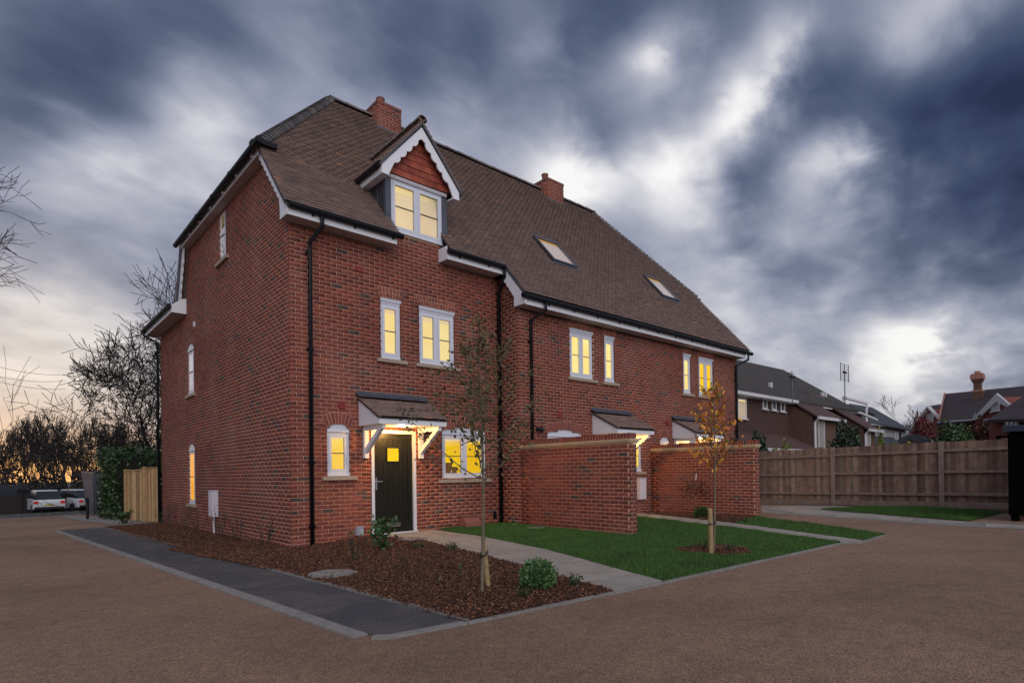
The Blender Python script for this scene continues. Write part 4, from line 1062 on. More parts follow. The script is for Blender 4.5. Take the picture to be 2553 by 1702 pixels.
# lawns
lawn1 = [P1R[2], (3.1, -.04), (XB, -.02), (XB, YB), (7.5, YB), P2L[2], P2L[1], P2L[0], P1R[0], P1R[1]]
lawn2 = [P2R[1], P2R[0], GR(2036, 1228), GR(1890, 1207), GR(1762, 1191), (9.8, -3.73), GR(1703, 1197)]
lawn3 = [GR(1885, 1170), GR(2000, 1163), GR(2150, 1165), GR(2305, 1177), GR(2225, 1197), GR(2050, 1183)]
ringc = np.array([3.93, -5.92]); ring = [tuple(ringc+np.array([math.cos(a), math.sin(a)])*(.50+.05*math.sin(a*3+1)+.03*math.sin(a*7))*np.array([1.0, 1.0])) for a in np.linspace(0, 2*math.pi, 25)[:-1]]
wall1f = [(XB-.02, YB), (XB+.23, YB), (XB+.23, YB-3.03), (XB-.02, YB-3.03)]
for nm_, pl_ in (('lawn', lawn1), ('small_lawn', lawn2), ('far_lawn', lawn3)):
    sheet(nm_, pl_, 'turf_base', .012, grid=.5)
def grass(poly, dens, hgt, holes, nm='grass', label=''):
    P = scatter(poly, dens, holes); n = len(P)
    # a little fringe over the edges comes from the lean of the blades
    z0 = ground(P[:, 0], P[:, 1])+.008
    a = RNG.random(n)*2*math.pi; h = hgt*(.6+.7*RNG.random(n)); wd = .0032+.0028*RNG.random(n)
    clump = .5+.5*np.sin(P[:, 0]*5.1+1.3*np.sin(P[:, 1]*3.7))*np.sin(P[:, 1]*4.3+P[:, 0]*1.7); h *= .75+.45*clump
    lean = h*(.15+.65*RNG.random(n)); b = RNG.random(n)*2*math.pi
    base = np.stack([P[:, 0], P[:, 1], z0], 1); s_ = np.stack([np.cos(a)*wd, np.sin(a)*wd, 0*a], 1)
    tip = base+np.stack([np.cos(b)*lean, np.sin(b)*lean, h], 1)
    V = np.stack([base-s_, base+s_, tip], 1).reshape(-1, 3)
    o = npobj(nm, V, np.arange(3*n).reshape(-1, 3), 'grass_blade', None, kind='stuff', label=label, cat='grass')
    return o
grass(lawn1, 9000, .040, [wall1f, ring], label='short green lawn grass between the two paths')
grass(lawn2, 7000, .040, [], label='strip of lawn grass beyond the second path')
grass(lawn3, 4000, .045, [], label='lawn grass in front of the timber fence')
# beds
bed1 = [TR[0], (-.02, 10.55), (-.02, -.02), (1.50, -.02), (1.50, -.36), P1L[2], P1L[1], P1L[0], GR(1077, 1431), GR(640, 1314)]
bed2 = [(8.75, YB-.03), P2R[2], P2R[1], GR(1703, 1197), (9.78, -3.65), (9.78, YB-.03)]
sheet('flower_bed', bed1, 'soil', .012, grid=.6); sheet('wall_bed', bed2, 'soil', .012, grid=.6); sheet('tree_pit', ring, 'soil', .018, grid=.3)
def chips(poly, dens, holes=(), lab='', far=None):
    P = scatter(poly, dens, holes); n = len(P)
    z0 = ground(P[:, 0], P[:, 1])+.012+RNG.random(n)*.028
    L = .014+.030*RNG.random(n)**1.6; Wd = .006+.010*RNG.random(n); T = .003+.004*RNG.random(n)
    a = RNG.random(n)*2*math.pi; e = RNG.normal(0, .35, n); r_ = RNG.normal(0, .4, n)
    u = np.stack([np.cos(a)*np.cos(e), np.sin(a)*np.cos(e), np.sin(e)], 1); v = np.stack([-np.sin(a)*np.cos(r_), np.cos(a)*np.cos(r_), np.sin(r_)], 1); w3 = np.cross(u, v)
    O = np.stack([P[:, 0], P[:, 1], z0], 1)
    o = boxes('bark_mulch', O, u*L[:, None], v*Wd[:, None], w3*T[:, None], 'mulch_chip', None, kind='stuff')
    o['label'] = lab; o['category'] = 'mulch'; return o
near1 = [p for p in bed1]
chips([(p[0], min(p[1], 2.)) for p in bed1], 3300, [path1], 'brown bark mulch covering the front flower bed')
chips([TR[0], (-.02, 10.55), (-.02, 2.0), (-1.35, 2.0)], 1000, (), 'dark bark mulch along the foot of the side wall')
chips(bed2, 2000, [path2], 'bark mulch at the foot of the farther wing wall'); chips(ring, 3000, (), 'bark mulch ring round the orange leaved tree')
# right-hand paving, driveway branch
def paving(poly, name, sx, sy, ang, dz):
    base = sheet(name, poly, 'kerb_concrete', .004, grid=0)
    a = np.array(poly); c = a.mean(0); ca, sa = math.cos(ang), math.sin(ang)
    loc = (a-c)@np.array([[ca, -sa], [sa, ca]])
    lo, hi = loc.min(0), loc.max(0); j = 0; y = lo[1]
    while y < hi[1]:
        x = lo[0]-(sx/2 if j % 2 else 0)
        while x < hi[0]:
            q = np.array([(x+.005, y+.005), (x+sx-.005, y+.005), (x+sx-.005, y+sy-.005), (x+.005, y+sy-.005)])
            cc = q.mean(0); wq = q@np.array([[ca, sa], [-sa, ca]])+c
            if inpoly(wq, poly).all() :
                V = [(p[0], p[1], float(ground(*p))+.005) for p in wq]+[(p[0], p[1], float(ground(*p))+dz+RNG.uniform(-.001, .001)) for p in wq]
                obj('paving_slab', V, QB.tolist(), 'paving_stone', base)
            x += sx
        y += sy; j += 1
paving([GR(1750, 1161), GR(2010, 1161), GR(1885, 1170), GR(2050, 1184), GR(2225, 1198), GR(2500, 1212), GR(2500, 1222), GR(2200, 1208), GR(1900, 1187), GR(1750, 1177)], 'pavement', .6, .45, rad(-82), .02)
sheet('fence_bed', [(15.3, 1.9), (15.2, -9.0), (13.4, -9.0), GR(2310, 1176), GR(2150, 1164.5), GR(2010, 1161)], 'soil', .006, grid=0)
sheet('side_pavement', [(-.10, 10.62), (-.35, 13.2), (-.9, 17.6), (-2.0, 21.5), (-1.55, 14.5), (-1.0, 10.62)], 'kerb_concrete', .01, grid=0)
strip('road_kerb', [(-60, 23.85), (-4.5, 23.85)], .15, 3., 'kerb_concrete', .05, .15)

def disc(name, c, r, material, dz, label, cat, th=.03, sx=1., rings=0):
    q = MB(); n = 24; V = [(c[0]+r*sx*math.cos(2*math.pi*i/n), c[1]+r*math.sin(2*math.pi*i/n), float(ground(*c))+dz-th) for i in range(n)]
    q.prism(V, (0, 0, th)); o = q.build(name, material); tag(o, label, cat); 
    q = MB(); V = [(c[0]+r*.84*sx*math.cos(2*math.pi*i/n), c[1]+r*.84*math.sin(2*math.pi*i/n), float(ground(*c))+dz+.0005) for i in range(n)]; q.prism(V, (0, 0, .006)); q.build('lid', material, o)
    return o
disc('manhole_cover', GR(765, 1323), .30, 'kerb_concrete', .045, 'round grey manhole cover in the bark mulch beside the tarmac footpath', 'manhole cover')
disc('manhole_cover', GR(948, 1241), .27, 'kerb_concrete', .04, 'round brown grey manhole cover beside the stone path near the door', 'manhole cover')
disc('drain_cover', GR(1232, 1214), .2, 'kerb_concrete', .03, 'small drain cover in the lawn beside the nearer wing wall', 'drain cover')
q = MB(); q.prism([(3.62, -.35, -.34), (3.62, -.04, -.34), (3.62, -.04, -.02), (3.62, -.17, -.02), (3.62, -.30, -.14)], (.42, 0, 0)); o = q.build('planter_box', 'clay_plate'); tag(o, 'low brown timber box against the wall under the kitchen window', 'box')
q = MB(); q.box(3.60, 4.06, -.20, -.035, -.018, .0); q.build('lid', 'clay_plate', o)

# ================================================================== PLANTS
def rhombi(C, A, B, name, material, parent=None, kind=None):
    """leaf faces: centre line C..C+A, half width B"""
    V = np.stack([C, C+A*.5+B, C+A, C+A*.5-B], 1).reshape(-1, 3)
    return npobj(name, V, np.arange(len(V)).reshape(-1, 4), material, parent, kind=kind)
def rand_dirs(n, up=0.):
    v = RNG.normal(size=(n, 3)); v[:, 2] += up; return v/np.linalg.norm(v, axis=1)[:, None]
def leaves(C, L, Wd, name, material, parent=None, up=.2, kind=None):
    n = len(C); A = rand_dirs(n, up); t = rand_dirs(n); B = np.cross(A, t); B /= np.linalg.norm(B, axis=1)[:, None]
    s_ = (.65+.6*RNG.random(n))[:, None]
    return rhombi(C-A*L*s_*.5, A*L*s_, B*Wd*s_, name, material, parent, kind)
def tubes(S, name, material, parent=None, sides=4):
    """S: list of (p0,p1,r0,r1) -> one mesh"""
    P0 = np.array([s_[0] for s_ in S]); P1 = np.array([s_[1] for s_ in S]); r0 = np.array([s_[2] for s_ in S])[:, None]; r1 = np.array([s_[3] for s_ in S])[:, None]
    A = P1-P0; A /= np.linalg.norm(A, axis=1)[:, None]+1e-9; ref = np.where(np.abs(A[:, 2:3]) < .9, [[0, 0, 1.]], [[1., 0, 0]])
    X_ = np.cross(A, ref); X_ /= np.linalg.norm(X_, axis=1)[:, None]; Y_ = np.cross(A, X_)
    V = []
    for (P, r) in ((P0, r0), (P1, r1)):
        for j in range(sides):
            t = 2*math.pi*j/sides; V.append(P+r*(X_*math.cos(t)+Y_*math.sin(t)))
    V = np.stack(V, 1).reshape(-1, 3); n = len(S)
    Q = np.array([[j, (j+1) % sides, sides+(j+1) % sides, sides+j] for j in range(sides)])
    Q = (Q[None]+2*sides*np.arange(n)[:, None, None]).reshape(-1, 4)
    return npobj(name, V, Q, material, parent)
def grow(p, d_, L, r, lvl, out, kids=(3, 4), spread=.6, droop=.0, segs=4, up=.12, shrink=.68, wig=.16, minr=.002):
    n = segs; p = np.array(p, float); d_ = np.array(d_, float); d_ /= np.linalg.norm(d_); pts = [(p, d_, r)]
    for i in range(n):
        d_ = d_+RNG.normal(0, wig, 3)+np.array([0, 0, up-droop*lvl]); d_ /= np.linalg.norm(d_)
        q = p+d_*L/n; rr = max(r*(1-.45*(i+1)/n), minr); out.append((p, q, pts[-1][2], rr, lvl)); p = q; pts.append((p, d_, rr))
    if lvl <= 0: return
    k = random.randint(*kids)
    for i in range(k):
        j = random.randint(max(1, n//3), n) if i else n
        pp, dd, rr = pts[j]
        t = rand_dirs(1)[0]; s_ = np.cross(dd, t); s_ /= np.linalg.norm(s_)
        nd = dd*(1-.3*spread)+s_*spread*random.uniform(.7, 1.3)
        grow(pp, nd, L*shrink*random.uniform(.75, 1.15), rr*.72, lvl-1, out, kids, spread, droop, max(2, segs-1) if lvl > 2 else segs, up, shrink, wig, minr)
def bare_tree(name, label, cat, H, seed, lvl=6, kids=(3, 4), r=.2, spread=.62, material='bark_dark', trunkL=.28, group=None, minr=.006, up=.10, L=None, shrink=.72, sp0=None, wig=.13):
    global RNG
    random.seed(seed); RNG = np.random.default_rng(seed)
    out_ = []; grow((0, 0, -.3), (0, 0, 1), H*trunkL, r, lvl, out_, kids, spread, 0., 5, up, shrink, wig, minr)
    root = empty(name, (0, 0, 0), label, cat, group)
    tr = [s_ for s_ in out_ if s_[4] >= lvl-1]; br = [s_ for s_ in out_ if s_[4] < lvl-1]
    top = max(s_[1][2] for s_ in out_); f = H/top
    sc_ = lambda ss: [(s_[0]*f, s_[1]*f, s_[2], s_[3]) for s_ in ss]
    tubes(sc_(tr), 'trunk', material, root, 6); tubes(sc_(br), 'crown', material, root, 3)
    return root, len(out_)
def place(root, p, rz=0., sc_=1.):
    root.location = (float(p[0]), float(p[1]), float(ground(p[0], p[1]))); root.rotation_euler = (0, 0, rz); root.scale = (sc_, sc_, sc_)

def leafy(name, label, cat, p, h, wd, n, ls, material, stems=6, group=None, stem_mat='bark', up=.6):
    """small leafy plant: short stems with leaves all over its volume"""
    root = empty(name, (float(p[0]), float(p[1]), float(ground(*p))+.02), label, cat, group)
    S = []; C = []
    for i in range(stems):
        a = RNG.random()*2*math.pi; e = RNG.uniform(.1, .9); b = np.array([p[0], p[1], float(ground(*p))+.01])+np.array([math.cos(a), math.sin(a), 0])*wd*.12
        q = b+np.array([math.cos(a)*wd*.5*e, math.sin(a)*wd*.5*e, h*RNG.uniform(.7, 1.)]); mid = (b+q)/2+np.array([0, 0, h*.08])
        S += [(b, mid, .006, .005), (mid, q, .005, .002)]
        k = max(3, n//stems)
        t = RNG.random((k, 1))**.7; C.append(b+(q-b)*t+RNG.normal(0, 1, (k, 3))*np.array([wd*.12, wd*.12, h*.06]))
    tubes(S, 'stem', stem_mat, root, 4); leaves(np.vstack(C), ls, ls*.27, 'foliage', material, root, up)
    return root
def ball(name, label, cat, p, h, wd, n, ls, material, group=None):
    z0 = float(ground(*p)); root = empty(name, (float(p[0]), float(p[1]), z0), label, cat, group)
    v = rand_dirs(n); r_ = (RNG.random((n, 1))**.30)*(1+.10*np.sin(v[:, :1]*9+v[:, 1:2]*7)); C = np.array([p[0], p[1], z0+h*.52])+v*r_*np.array([wd/2, wd/2, h*.52])
    C = C[C[:, 2] > z0+.01]; A = (C-np.array([p[0], p[1], z0+h*.2])); A /= np.linalg.norm(A, axis=1)[:, None]; A += RNG.normal(0, .45, A.shape); A /= np.linalg.norm(A, axis=1)[:, None]
    B = np.cross(A, rand_dirs(len(A))); B /= np.linalg.norm(B, axis=1)[:, None]
    s_ = (.7+.6*RNG.random(len(C)))[:, None]; rhombi(C, A*ls*s_, B*ls*.26*s_, 'foliage', material, root)
    S = []
    for i in range(14):
        b = np.array([p[0], p[1], z0]); dd = rand_dirs(1, 1.)[0]; S.append((b, b+dd*h*.6, .005, .002))
    tubes(S, 'stem', 'bark', root, 4); return root
ball('box_bush', 'round pale green bush in the mulch at the front corner of the bed', 'bush', GR(1236, 1356), .31, .36, 2600, .036, 'leaf_box')
ball('box_bush', 'small round dark green bush at the foot of the farther wing wall', 'bush', GR(1614, 1190), .26, .40, 1500, .04, 'leaf_green')
leafy('laurel_plant', 'leafy green laurel plant in the mulch in front of the dark front door', 'plant', GR(884, 1266), .52, .44, 190, .11, 'leaf_green', 9, up=.9)
leafy('spurge_plant', 'yellow green leafy plant by the house wall behind the nearer wing wall', 'plant', GR(1492, 1175), .38, .45, 260, .10, 'leaf_yellow', 12)
leafy('spurge_plant', 'second yellow green plant, nearer to the farther wing wall', 'plant', GR(1520, 1175), .34, .40, 200, .10, 'leaf_yellow', 10)
leafy('lavender_plant', 'small dark green tuft behind the round bush at the edge of the path', 'plant', GR(1322, 1352), .15, .16, 120, .035, 'leaf_laurel', 8)
leafy('lavender_plant', 'small dark green tuft in front of the round bush', 'plant', GR(1205, 1378), .12, .16, 120, .03, 'leaf_laurel', 8)
leafy('lavender_plant', 'green tuft in the mulch beside the path, left of the young tree', 'plant', GR(1038, 1268), .18, .28, 120, .04, 'leaf_laurel', 8)
leafy('lavender_plant', 'low green tuft in the mulch near the round manhole cover', 'plant', GR(960, 1262), .12, .2, 80, .04, 'leaf_laurel', 8)
leafy('seedling', 'single large leaved seedling in the mulch left of the young tree', 'plant', GR(1055, 1325), .16, .14, 9, .06, 'leaf_green', 3)
leafy('seedling', 'tiny two leaved seedling in the middle of the mulch bed', 'plant', GR(1003, 1345), .07, .08, 5, .05, 'leaf_green', 2)
leafy('seedling', 'thin upright seedling behind the tiny two leaved one', 'plant', GR(925, 1312), .22, .14, 18, .035, 'leaf_green', 4)
leafy('rose_plant', 'wispy plant with few leaves beside the grey box at the front wall', 'plant', GR(815, 1290), .50, .40, 40, .05, 'leaf_green', 9)
leafy('ground_plant', 'pale green seedling in the tree pit left of the stake', 'plant', GR(1612, 1262), .16, .22, 60, .035, 'leaf_green', 6)
leafy('ground_plant', 'pale green seedling in the tree pit right of the stake', 'plant', GR(1675, 1268), .16, .2, 60, .035, 'leaf_green', 6)
leafy('ground_plant', 'low green plants beside the foot of the farther wing wall end', 'plant', GR(1708, 1200), .12, .4, 90, .04, 'leaf_dark', 8)
leafy('evergreen_shrub', 'bushy dark green shrub at the far end of the side flower bed', 'shrub', GR(286, 1203), .42, .45, 300, .08, 'leaf_laurel', 10)
wispy = ['at the side wall nearest the front corner', 'at the side wall, second from the corner', 'at the side wall beside the white meter box', 'just beyond the white meter box', 'at the side wall below the arched windows', 'at the side wall nearest the back corner', 'at the foot of the wall by the timber fence']
for i, yy in enumerate([1.0, 2.4, 3.9, 5.4, 7.0, 8.6, 9.9]):
    leafy('climber_plant', 'thin climber with sparse dark leaves '+wispy[i], 'plant', (-.14-.05*(i % 2), yy), .55+.12*(i % 3), .45, 46, .05, 'leaf_rust' if i % 2 else 'leaf_laurel', 7, 'thin climbing plants along the side wall')
# twiggy shrub trained against the farther wing wall
sh = empty('twiggy_shrub', (9.62, -2.6, -.27), 'bare twiggy shrub with rust coloured leaves and a white tag on the farther wing wall', 'shrub')
S = []; base = np.array([9.60, -2.72, -.25])
def tw(u, v): p = onX(u, v, 9.66); return p
for path in ([(1738, 1258), (1727, 1225), (1716, 1195), (1708, 1172), (1690, 1147)], [(1738, 1258), (1731, 1228), (1729, 1205), (1734, 1185), (1740, 1165)], [(1731, 1205), (1720, 1200), (1703, 1187), (1700, 1180)], [(1729, 1215), (1745, 1210), (1762, 1208), (1777, 1198)], [(1716, 1195), (1710, 1208), (1707, 1215)], [(1733, 1190), (1742, 1182), (1748, 1178)]):
    pp = [tw(*q_) for q_ in path]
    for a, b in zip(pp[:-1], pp[1:]): S.append((a, b, .006, .004))
tubes(S, 'stem', 'bark_young', sh, 5)
C = np.array([tw(1700+RNG.random()*75, 1195+RNG.random()*45) for _ in range(120)])+RNG.normal(0, .03, (120, 3)); C = C[(np.abs(C[:, 2]-.55) < .35)]
C[:, 0] = np.minimum(C[:, 0], 9.74); leaves(C, .07, .022, 'foliage', 'leaf_rust', sh)
q = MB(); q.ob(tw(1736, 1196), (0, .03, 0), (0, -.02, .17), (-.004, 0, 0)); q.build('plant_tag', 'white_paint', sh)

def young_tree(name, label, base, H, leafmat, nleaf, ls, seed, crown0, spread, drop=0., cluster=.05):
    global RNG
    RNG = np.random.default_rng(seed); random.seed(seed)
    z0 = float(ground(*base)); b = np.array([base[0], base[1], z0])
    root = empty(name, tuple(b), label, 'tree')
    S = []; T_ = []; n = 14; pts = []
    for i in range(n+1):
        t = i/n; pts.append(b+np.array([.02*math.sin(t*5), .02*math.cos(t*4)-.02, H*t*.92]))
    for i in range(n):
        T_.append((pts[i], pts[i+1], .019*(1-.75*i/n), .019*(1-.75*(i+1)/n)))
    ends = [(pts[-2], pts[-1])]
    C = []
    for k in range(22):
        t = crown0+(1-crown0)*(k/22)**1.1; p = b+(pts[-1]-b)*t; a = k*2.4+RNG.random()*.6
        L = H*spread*(1-.70*(t-crown0)/(1-crown0))*RNG.uniform(.7, 1.1)
        d_ = np.array([math.cos(a), math.sin(a), .75]); d_ /= np.linalg.norm(d_)
        q = p; rr = .007
        for j in range(5):
            d2 = d_+RNG.normal(0, .10, 3)+np.array([0, 0, .10*j]); d2 /= np.linalg.norm(d2); q2 = q+d2*L/5
            S.append((q, q2, rr, rr*.8)); rr *= .8; C.append((q, q2))
            if j in (1, 2, 3):
                d3 = d2+RNG.normal(0, .6, 3); d3 /= np.linalg.norm(d3); q3 = q2+d3*L*.22; S.append((q2, q3, .003, .002)); C.append((q2, q3))
            q = q2
    C.append((pts[-3], pts[-1]+np.array([0, 0, H*.06]))); S.append((pts[-1], pts[-1]+np.array([0, 0, H*.08]), .004, .002))
    tubes(T_, 'trunk', 'bark_young', root, 8); tubes(S, 'crown_twigs', 'bark_young' if leafmat != 'leaf_orange' else 'bark', root, 4)['kind'] = 'stuff'
    idx = RNG.integers(0, len(C), nleaf); t = RNG.random((nleaf, 1))
    A_ = np.array([c[0] for c in C])[idx]; B_ = np.array([c[1] for c in C])[idx]
    P = A_+(B_-A_)*t+RNG.normal(0, cluster, (nleaf, 3))
    d_ = rand_dirs(nleaf); d_[:, 2] -= drop; d_ /= np.linalg.norm(d_, axis=1)[:, None]
    bb = np.cross(d_, rand_dirs(nleaf)); bb /= np.linalg.norm(bb, axis=1)[:, None]; s_ = (.6+.6*RNG.random((nleaf, 1)))
    # each leaf folded along its midrib
    nrm = np.cross(d_, bb); w1 = bb*ls*.30*s_; fold = nrm*ls*.08*s_
    V = np.stack([P, P+d_*ls*.45*s_+w1+fold, P+d_*ls*s_, P+d_*ls*.45*s_-w1+fold], 1).reshape(-1, 3)
    Q = np.array([[0, 1, 2], [0, 2, 3]]); Q = (Q[None]+4*np.arange(nleaf)[:, None, None]).reshape(-1, 3)
    npobj('foliage', V, Q, leafmat, root)
    return root
def stake(name, label, base, H, lean, r=.032, tiez=.30, tree=None):
    z0 = float(ground(*base)); root = empty(name, (base[0], base[1], z0), label, 'stake')
    q = MB(); q.tube([(base[0], base[1], z0-.1), (base[0]+lean[0], base[1]+lean[1], z0+H-.02), (base[0]+lean[0], base[1]+lean[1], z0+H)], [r, r, r*.6], 12); q.build('post', 'stake_wood', root)
    if tree is not None:
        tz = z0+tiez; p = np.array([base[0]+lean[0]*.6, base[1]+lean[1]*.6, tz]); t = np.array([tree[0], tree[1], tz]); c = (p+t)/2
        dv = t-p; L = np.linalg.norm(dv[:2]); dv = dv/L; s_ = np.array([-dv[1], dv[0], 0]); loop = []
        for a in np.linspace(0, 2*math.pi, 17): loop.append(c+dv*(L/2+r+.012)*math.cos(a)+s_*(r+.008)*math.sin(a))
        q = MB(); q.tube(loop, .011, 5, False); q.build('tie', 'rubber', root)
t1 = GR(1107, 1366); t2 = GR(1640, 1268)
young_tree('young_tree', 'slim young tree with small brownish green leaves in the mulch bed before the kitchen window', t1, 2.80, 'leaf_olive', 1700, .050, 3, .44, .40, cluster=.045)
stake('tree_stake', 'short leaning round timber stake tied to the young tree in the mulch bed', GR(1124, 1351), .56, (-.05, .03), .027, .40, t1)
young_tree('young_tree', 'slim young tree with drooping orange leaves in the lawn before the farther wing wall', t2, 2.62, 'leaf_orange', 330, .085, 8, .50, .24, drop=1.3, cluster=.025)
stake('tree_stake', 'upright round timber stake tied to the orange leaved young tree in the lawn', GR(1634, 1275), .66, (-.02, .0), .032, .44, t2)

# ================================================================== FENCES
def fence_run(root, a, b, z_top_off, board=.1, h=1.62, rails=(.32, .92, 1.5), side=1, matb='fence_wood', gravel=True):
    a = np.array(a, float); b = np.array(b, float); L = np.linalg.norm(b-a); t = (b-a)/L; nrm = np.array([-t[1], t[0]])*side   # nrm points to the viewer's side
    n = int(L/board)
    for i in range(n):
        p = a+t*(i*board); q = a+t*((i+1)*board+.012); g0 = float(ground(*p)); off = .013*(i % 2)+RNG.uniform(0, .004); hh = h+RNG.uniform(-.006, .006)
        single('board', (p[0]-nrm[0]*off, p[1]-nrm[1]*off, g0+.16), (q[0]-p[0], q[1]-p[1], 0), (-nrm[0]*.014, -nrm[1]*.014, 0), (0, 0, hh), matb, root)
    for rz_ in rails:
        g0, g1 = float(ground(*a)), float(ground(*b))
        o = np.array([a[0], a[1], g0+rz_]); u = np.array([b[0]-a[0], b[1]-a[1], g1-g0]); single('rail', o+np.r_[nrm*.004, 0], u, (nrm[0]*.045, nrm[1]*.045, 0), (0, 0, .075), 'fence_post', root)
    if gravel:
        o = np.array([a[0], a[1], float(ground(*a))-.02]); single('gravel_board', o, np.array([b[0]-a[0], b[1]-a[1], float(ground(*b))-float(ground(*a))]), (nrm[0]*.03, nrm[1]*.03, 0), (0, 0, .165), 'fence_post', root)
fr = empty('timber_fence', (15.4, -3.5, -.2), 'brown close boarded timber fence with three rails running behind the lawn on the right', 'fence')
FP = [(15.78, 2.6), (15.74, -.38), (15.69, -3.32), (15.34, -6.20), (15.02, -9.1)]
for a, b in zip(FP[:-1], FP[1:]): fence_run(fr, b, a, 0, side=1)
for p in FP:
    g0 = float(ground(*p)); q = MB(); q.box(p[0]-.075, p[0]+.02, p[1]-.055, p[1]+.055, g0-.1, g0+1.80); q.build('post', 'fence_post', fr)
fl = empty('new_fence', (-.4, 11.5, -.5), 'pale new close boarded timber fence beyond the back corner of the house', 'fence')
LP = [(-.10, 10.72), (-.30, 11.75), (-.57, 13.4)]
for k_, (a, b) in enumerate(zip(LP[:-1], LP[1:])):
    a_ = np.array(a); b_ = np.array(b); L = np.linalg.norm(b_-a_); t = (b_-a_)/L; n = int(L/.115); tz = 1.215 if k_ == 0 else 1.15
    for i in range(n):
        p = a_+t*i*(L/n); q = a_+t*((i+1)*(L/n)-.003); g0 = float(ground(*p))
        single('board', (p[0], p[1], g0+.03), (q[0]-p[0], q[1]-p[1], 0), (.018+.004*(i % 2), 0, 0), (0, 0, tz-g0-.03), 'fence_new', fl)
    q = MB(); q.box(min(a[0], b[0])-.0, max(a[0], b[0])-.0, 0, 0, 0, 0) if 0 else q.beam((a[0]+.005, a[1], tz+.018), (b[0]+.005, b[1], tz+.018), .06, .03); q.build('capping_rail', 'fence_new', fl)
for p in LP[1:]:
    q = MB(); q.box(p[0]-.03, p[0]+.06, p[1]-.045, p[1]+.045, -.6, 1.27 if p == LP[1] else 1.2); q.build('post', 'fence_new', fl)

# ================================================================== DARK OUTBUILDING at the right edge
cb = GR(2317, 1196); cx_, cy_ = cb
ob_ = empty('black_outbuilding', (cx_+1.5, cy_-1.5, -.17), 'black timber clad outbuilding with flat roof at the right edge of the picture', 'shed')
gz = float(ground(cx_, cy_))
q = MB(); q.box(cx_+.03, cx_+3, cy_-3.2, cy_-.03, gz+.12, 1.60); q.build('cladding', 'timber_black', ob_)
for i in range(24):
    single('clad_board', (cx_+.012, cy_-.12-i*.13, gz+.12), (.016, 0, 0), (0, .122, 0), (0, 0, 1.46-gz), 'timber_black', ob_)
q = MB(); q.box(cx_-.07, cx_+3.1, cy_-3.3, cy_+.07, 1.601, 1.72); q.build('roof', 'timber_black_top', ob_)
q = MB(); q.box(cx_+.16, cx_+2.9, cy_-3.1, cy_-.16, gz-.05, gz+.118); q.build('plinth', 'clay_plate', ob_)
q = MB(); q.box(cx_+.02, cx_+.14, cy_-.15, cy_-.03, gz-.05, gz+.118); q.build('corner_post', 'timber_black', ob_)
q = MB(); q.tube([(cx_, cy_-.02, 1.50), (cx_, cy_+.14, 1.52)], .018, 8); q.tube([(cx_, cy_+.14, 1.53), (cx_, cy_+.14, 1.46)], .04, 8); q.build('wall_lamp', 'timber_black', ob_)

# fallen leaves blown over the paving and the beds
n = 420; P = np.vstack([scatter([(-3.0, -9.5), (9, -9.5), (9, -6.9), (-3, -6.3)], 4.0), scatter(lawn1, 5., [wall1f]), scatter(path1, 4.), scatter([(-3.2, -6), (-1.1, -6), (-1.4, 9), (-3.2, 9)], 2.5)])
C = np.stack([P[:, 0], P[:, 1], ground(P[:, 0], P[:, 1])+.034], 1); A = rand_dirs(len(C)); A[:, 2] *= .25; B = np.cross(A, [0, 0, 1.]); B /= np.linalg.norm(B, axis=1)[:, None]; s_ = (.5+.6*RNG.random(len(C)))[:, None]
fl_ = rhombi(C, A*.045*s_, B*.013*s_, 'fallen_leaves', 'leaf_fallen', None, 'stuff'); fl_['label'] = 'scattered brown fallen leaves on the lawn and paving'; fl_['category'] = 'leaves'

# ================================================================== BACKGROUND LEFT
sg_ = empty('sign_board', (-1.0, 19.6, -.64), 'tall grey wedge shaped sign board tapering downward on a post by the hedge', 'sign')
def sp(x, y, t): return dD(x, y, t)
A_ = sp(187, 1084, 24.6); B_ = sp(212, 1087, 23.6); C_ = sp(200, 1182, 24.3); D_ = sp(214, 1181, 23.6)
A2 = sp(232, 1082, 24.6); D2 = sp(222, 1176, 24.4)
q = MB(); q.prism([A_, B_, D_, C_], (.0, .05, 0)); q.build('panel', 'metal_grey', sg_)
q = MB(); q.prism([B_+np.array([.01, 0, 0]), A2, D2, D_+np.array([.01, 0, 0])], (.0, .05, 0)); q.build('panel', 'metal_grey', sg_)
q = MB(); q.beam(A_+np.array([0, -.02, .03]), B_+np.array([0, -.02, .03]), .05, .05); q.beam(B_+np.array([0, -.02, .03]), A2+np.array([0, -.02, .03]), .05, .05); q.build('top_rail', 'fence_post', sg_)
pb = GR(201, 1192); q = MB(); q.tube([(pb[0], pb[1], float(ground(*pb))-.05), (pb[0], pb[1], .2)], .045, 8); q.build('post', 'black_plastic', sg_)
# laurel hedge
hd = empty('laurel_hedge', (.6, 15.8, -.6), 'tall dense laurel hedge behind the pale new fence', 'hedge')
n = 26000; C = np.stack([RNG.uniform(-.95, 4.2, n), RNG.uniform(14.6, 17.2, n), RNG.uniform(-.6, 2.02, n)], 1)
e = np.minimum.reduce([C[:, 0]+.95, C[:, 1]-14.6, 2.02-C[:, 2]]); C = C[(e < .45) | (RNG.random(n) < .15)]
C += .10*np.stack([np.sin(C[:, 1]*3+C[:, 2]*2.3), np.sin(C[:, 0]*3.3+C[:, 2]), np.sin(C[:, 0]*4+C[:, 1]*3)], 1)
leaves(C, .15, .034, 'foliage', 'leaf_laurel', hd, .3)
q = MB(); q.box(-.55, 3.9, 14.95, 16.9, -.65, 1.62); q.build('dark_core', 'bark_dark', hd)  # solid dark core stands in for the shade inside the hedge
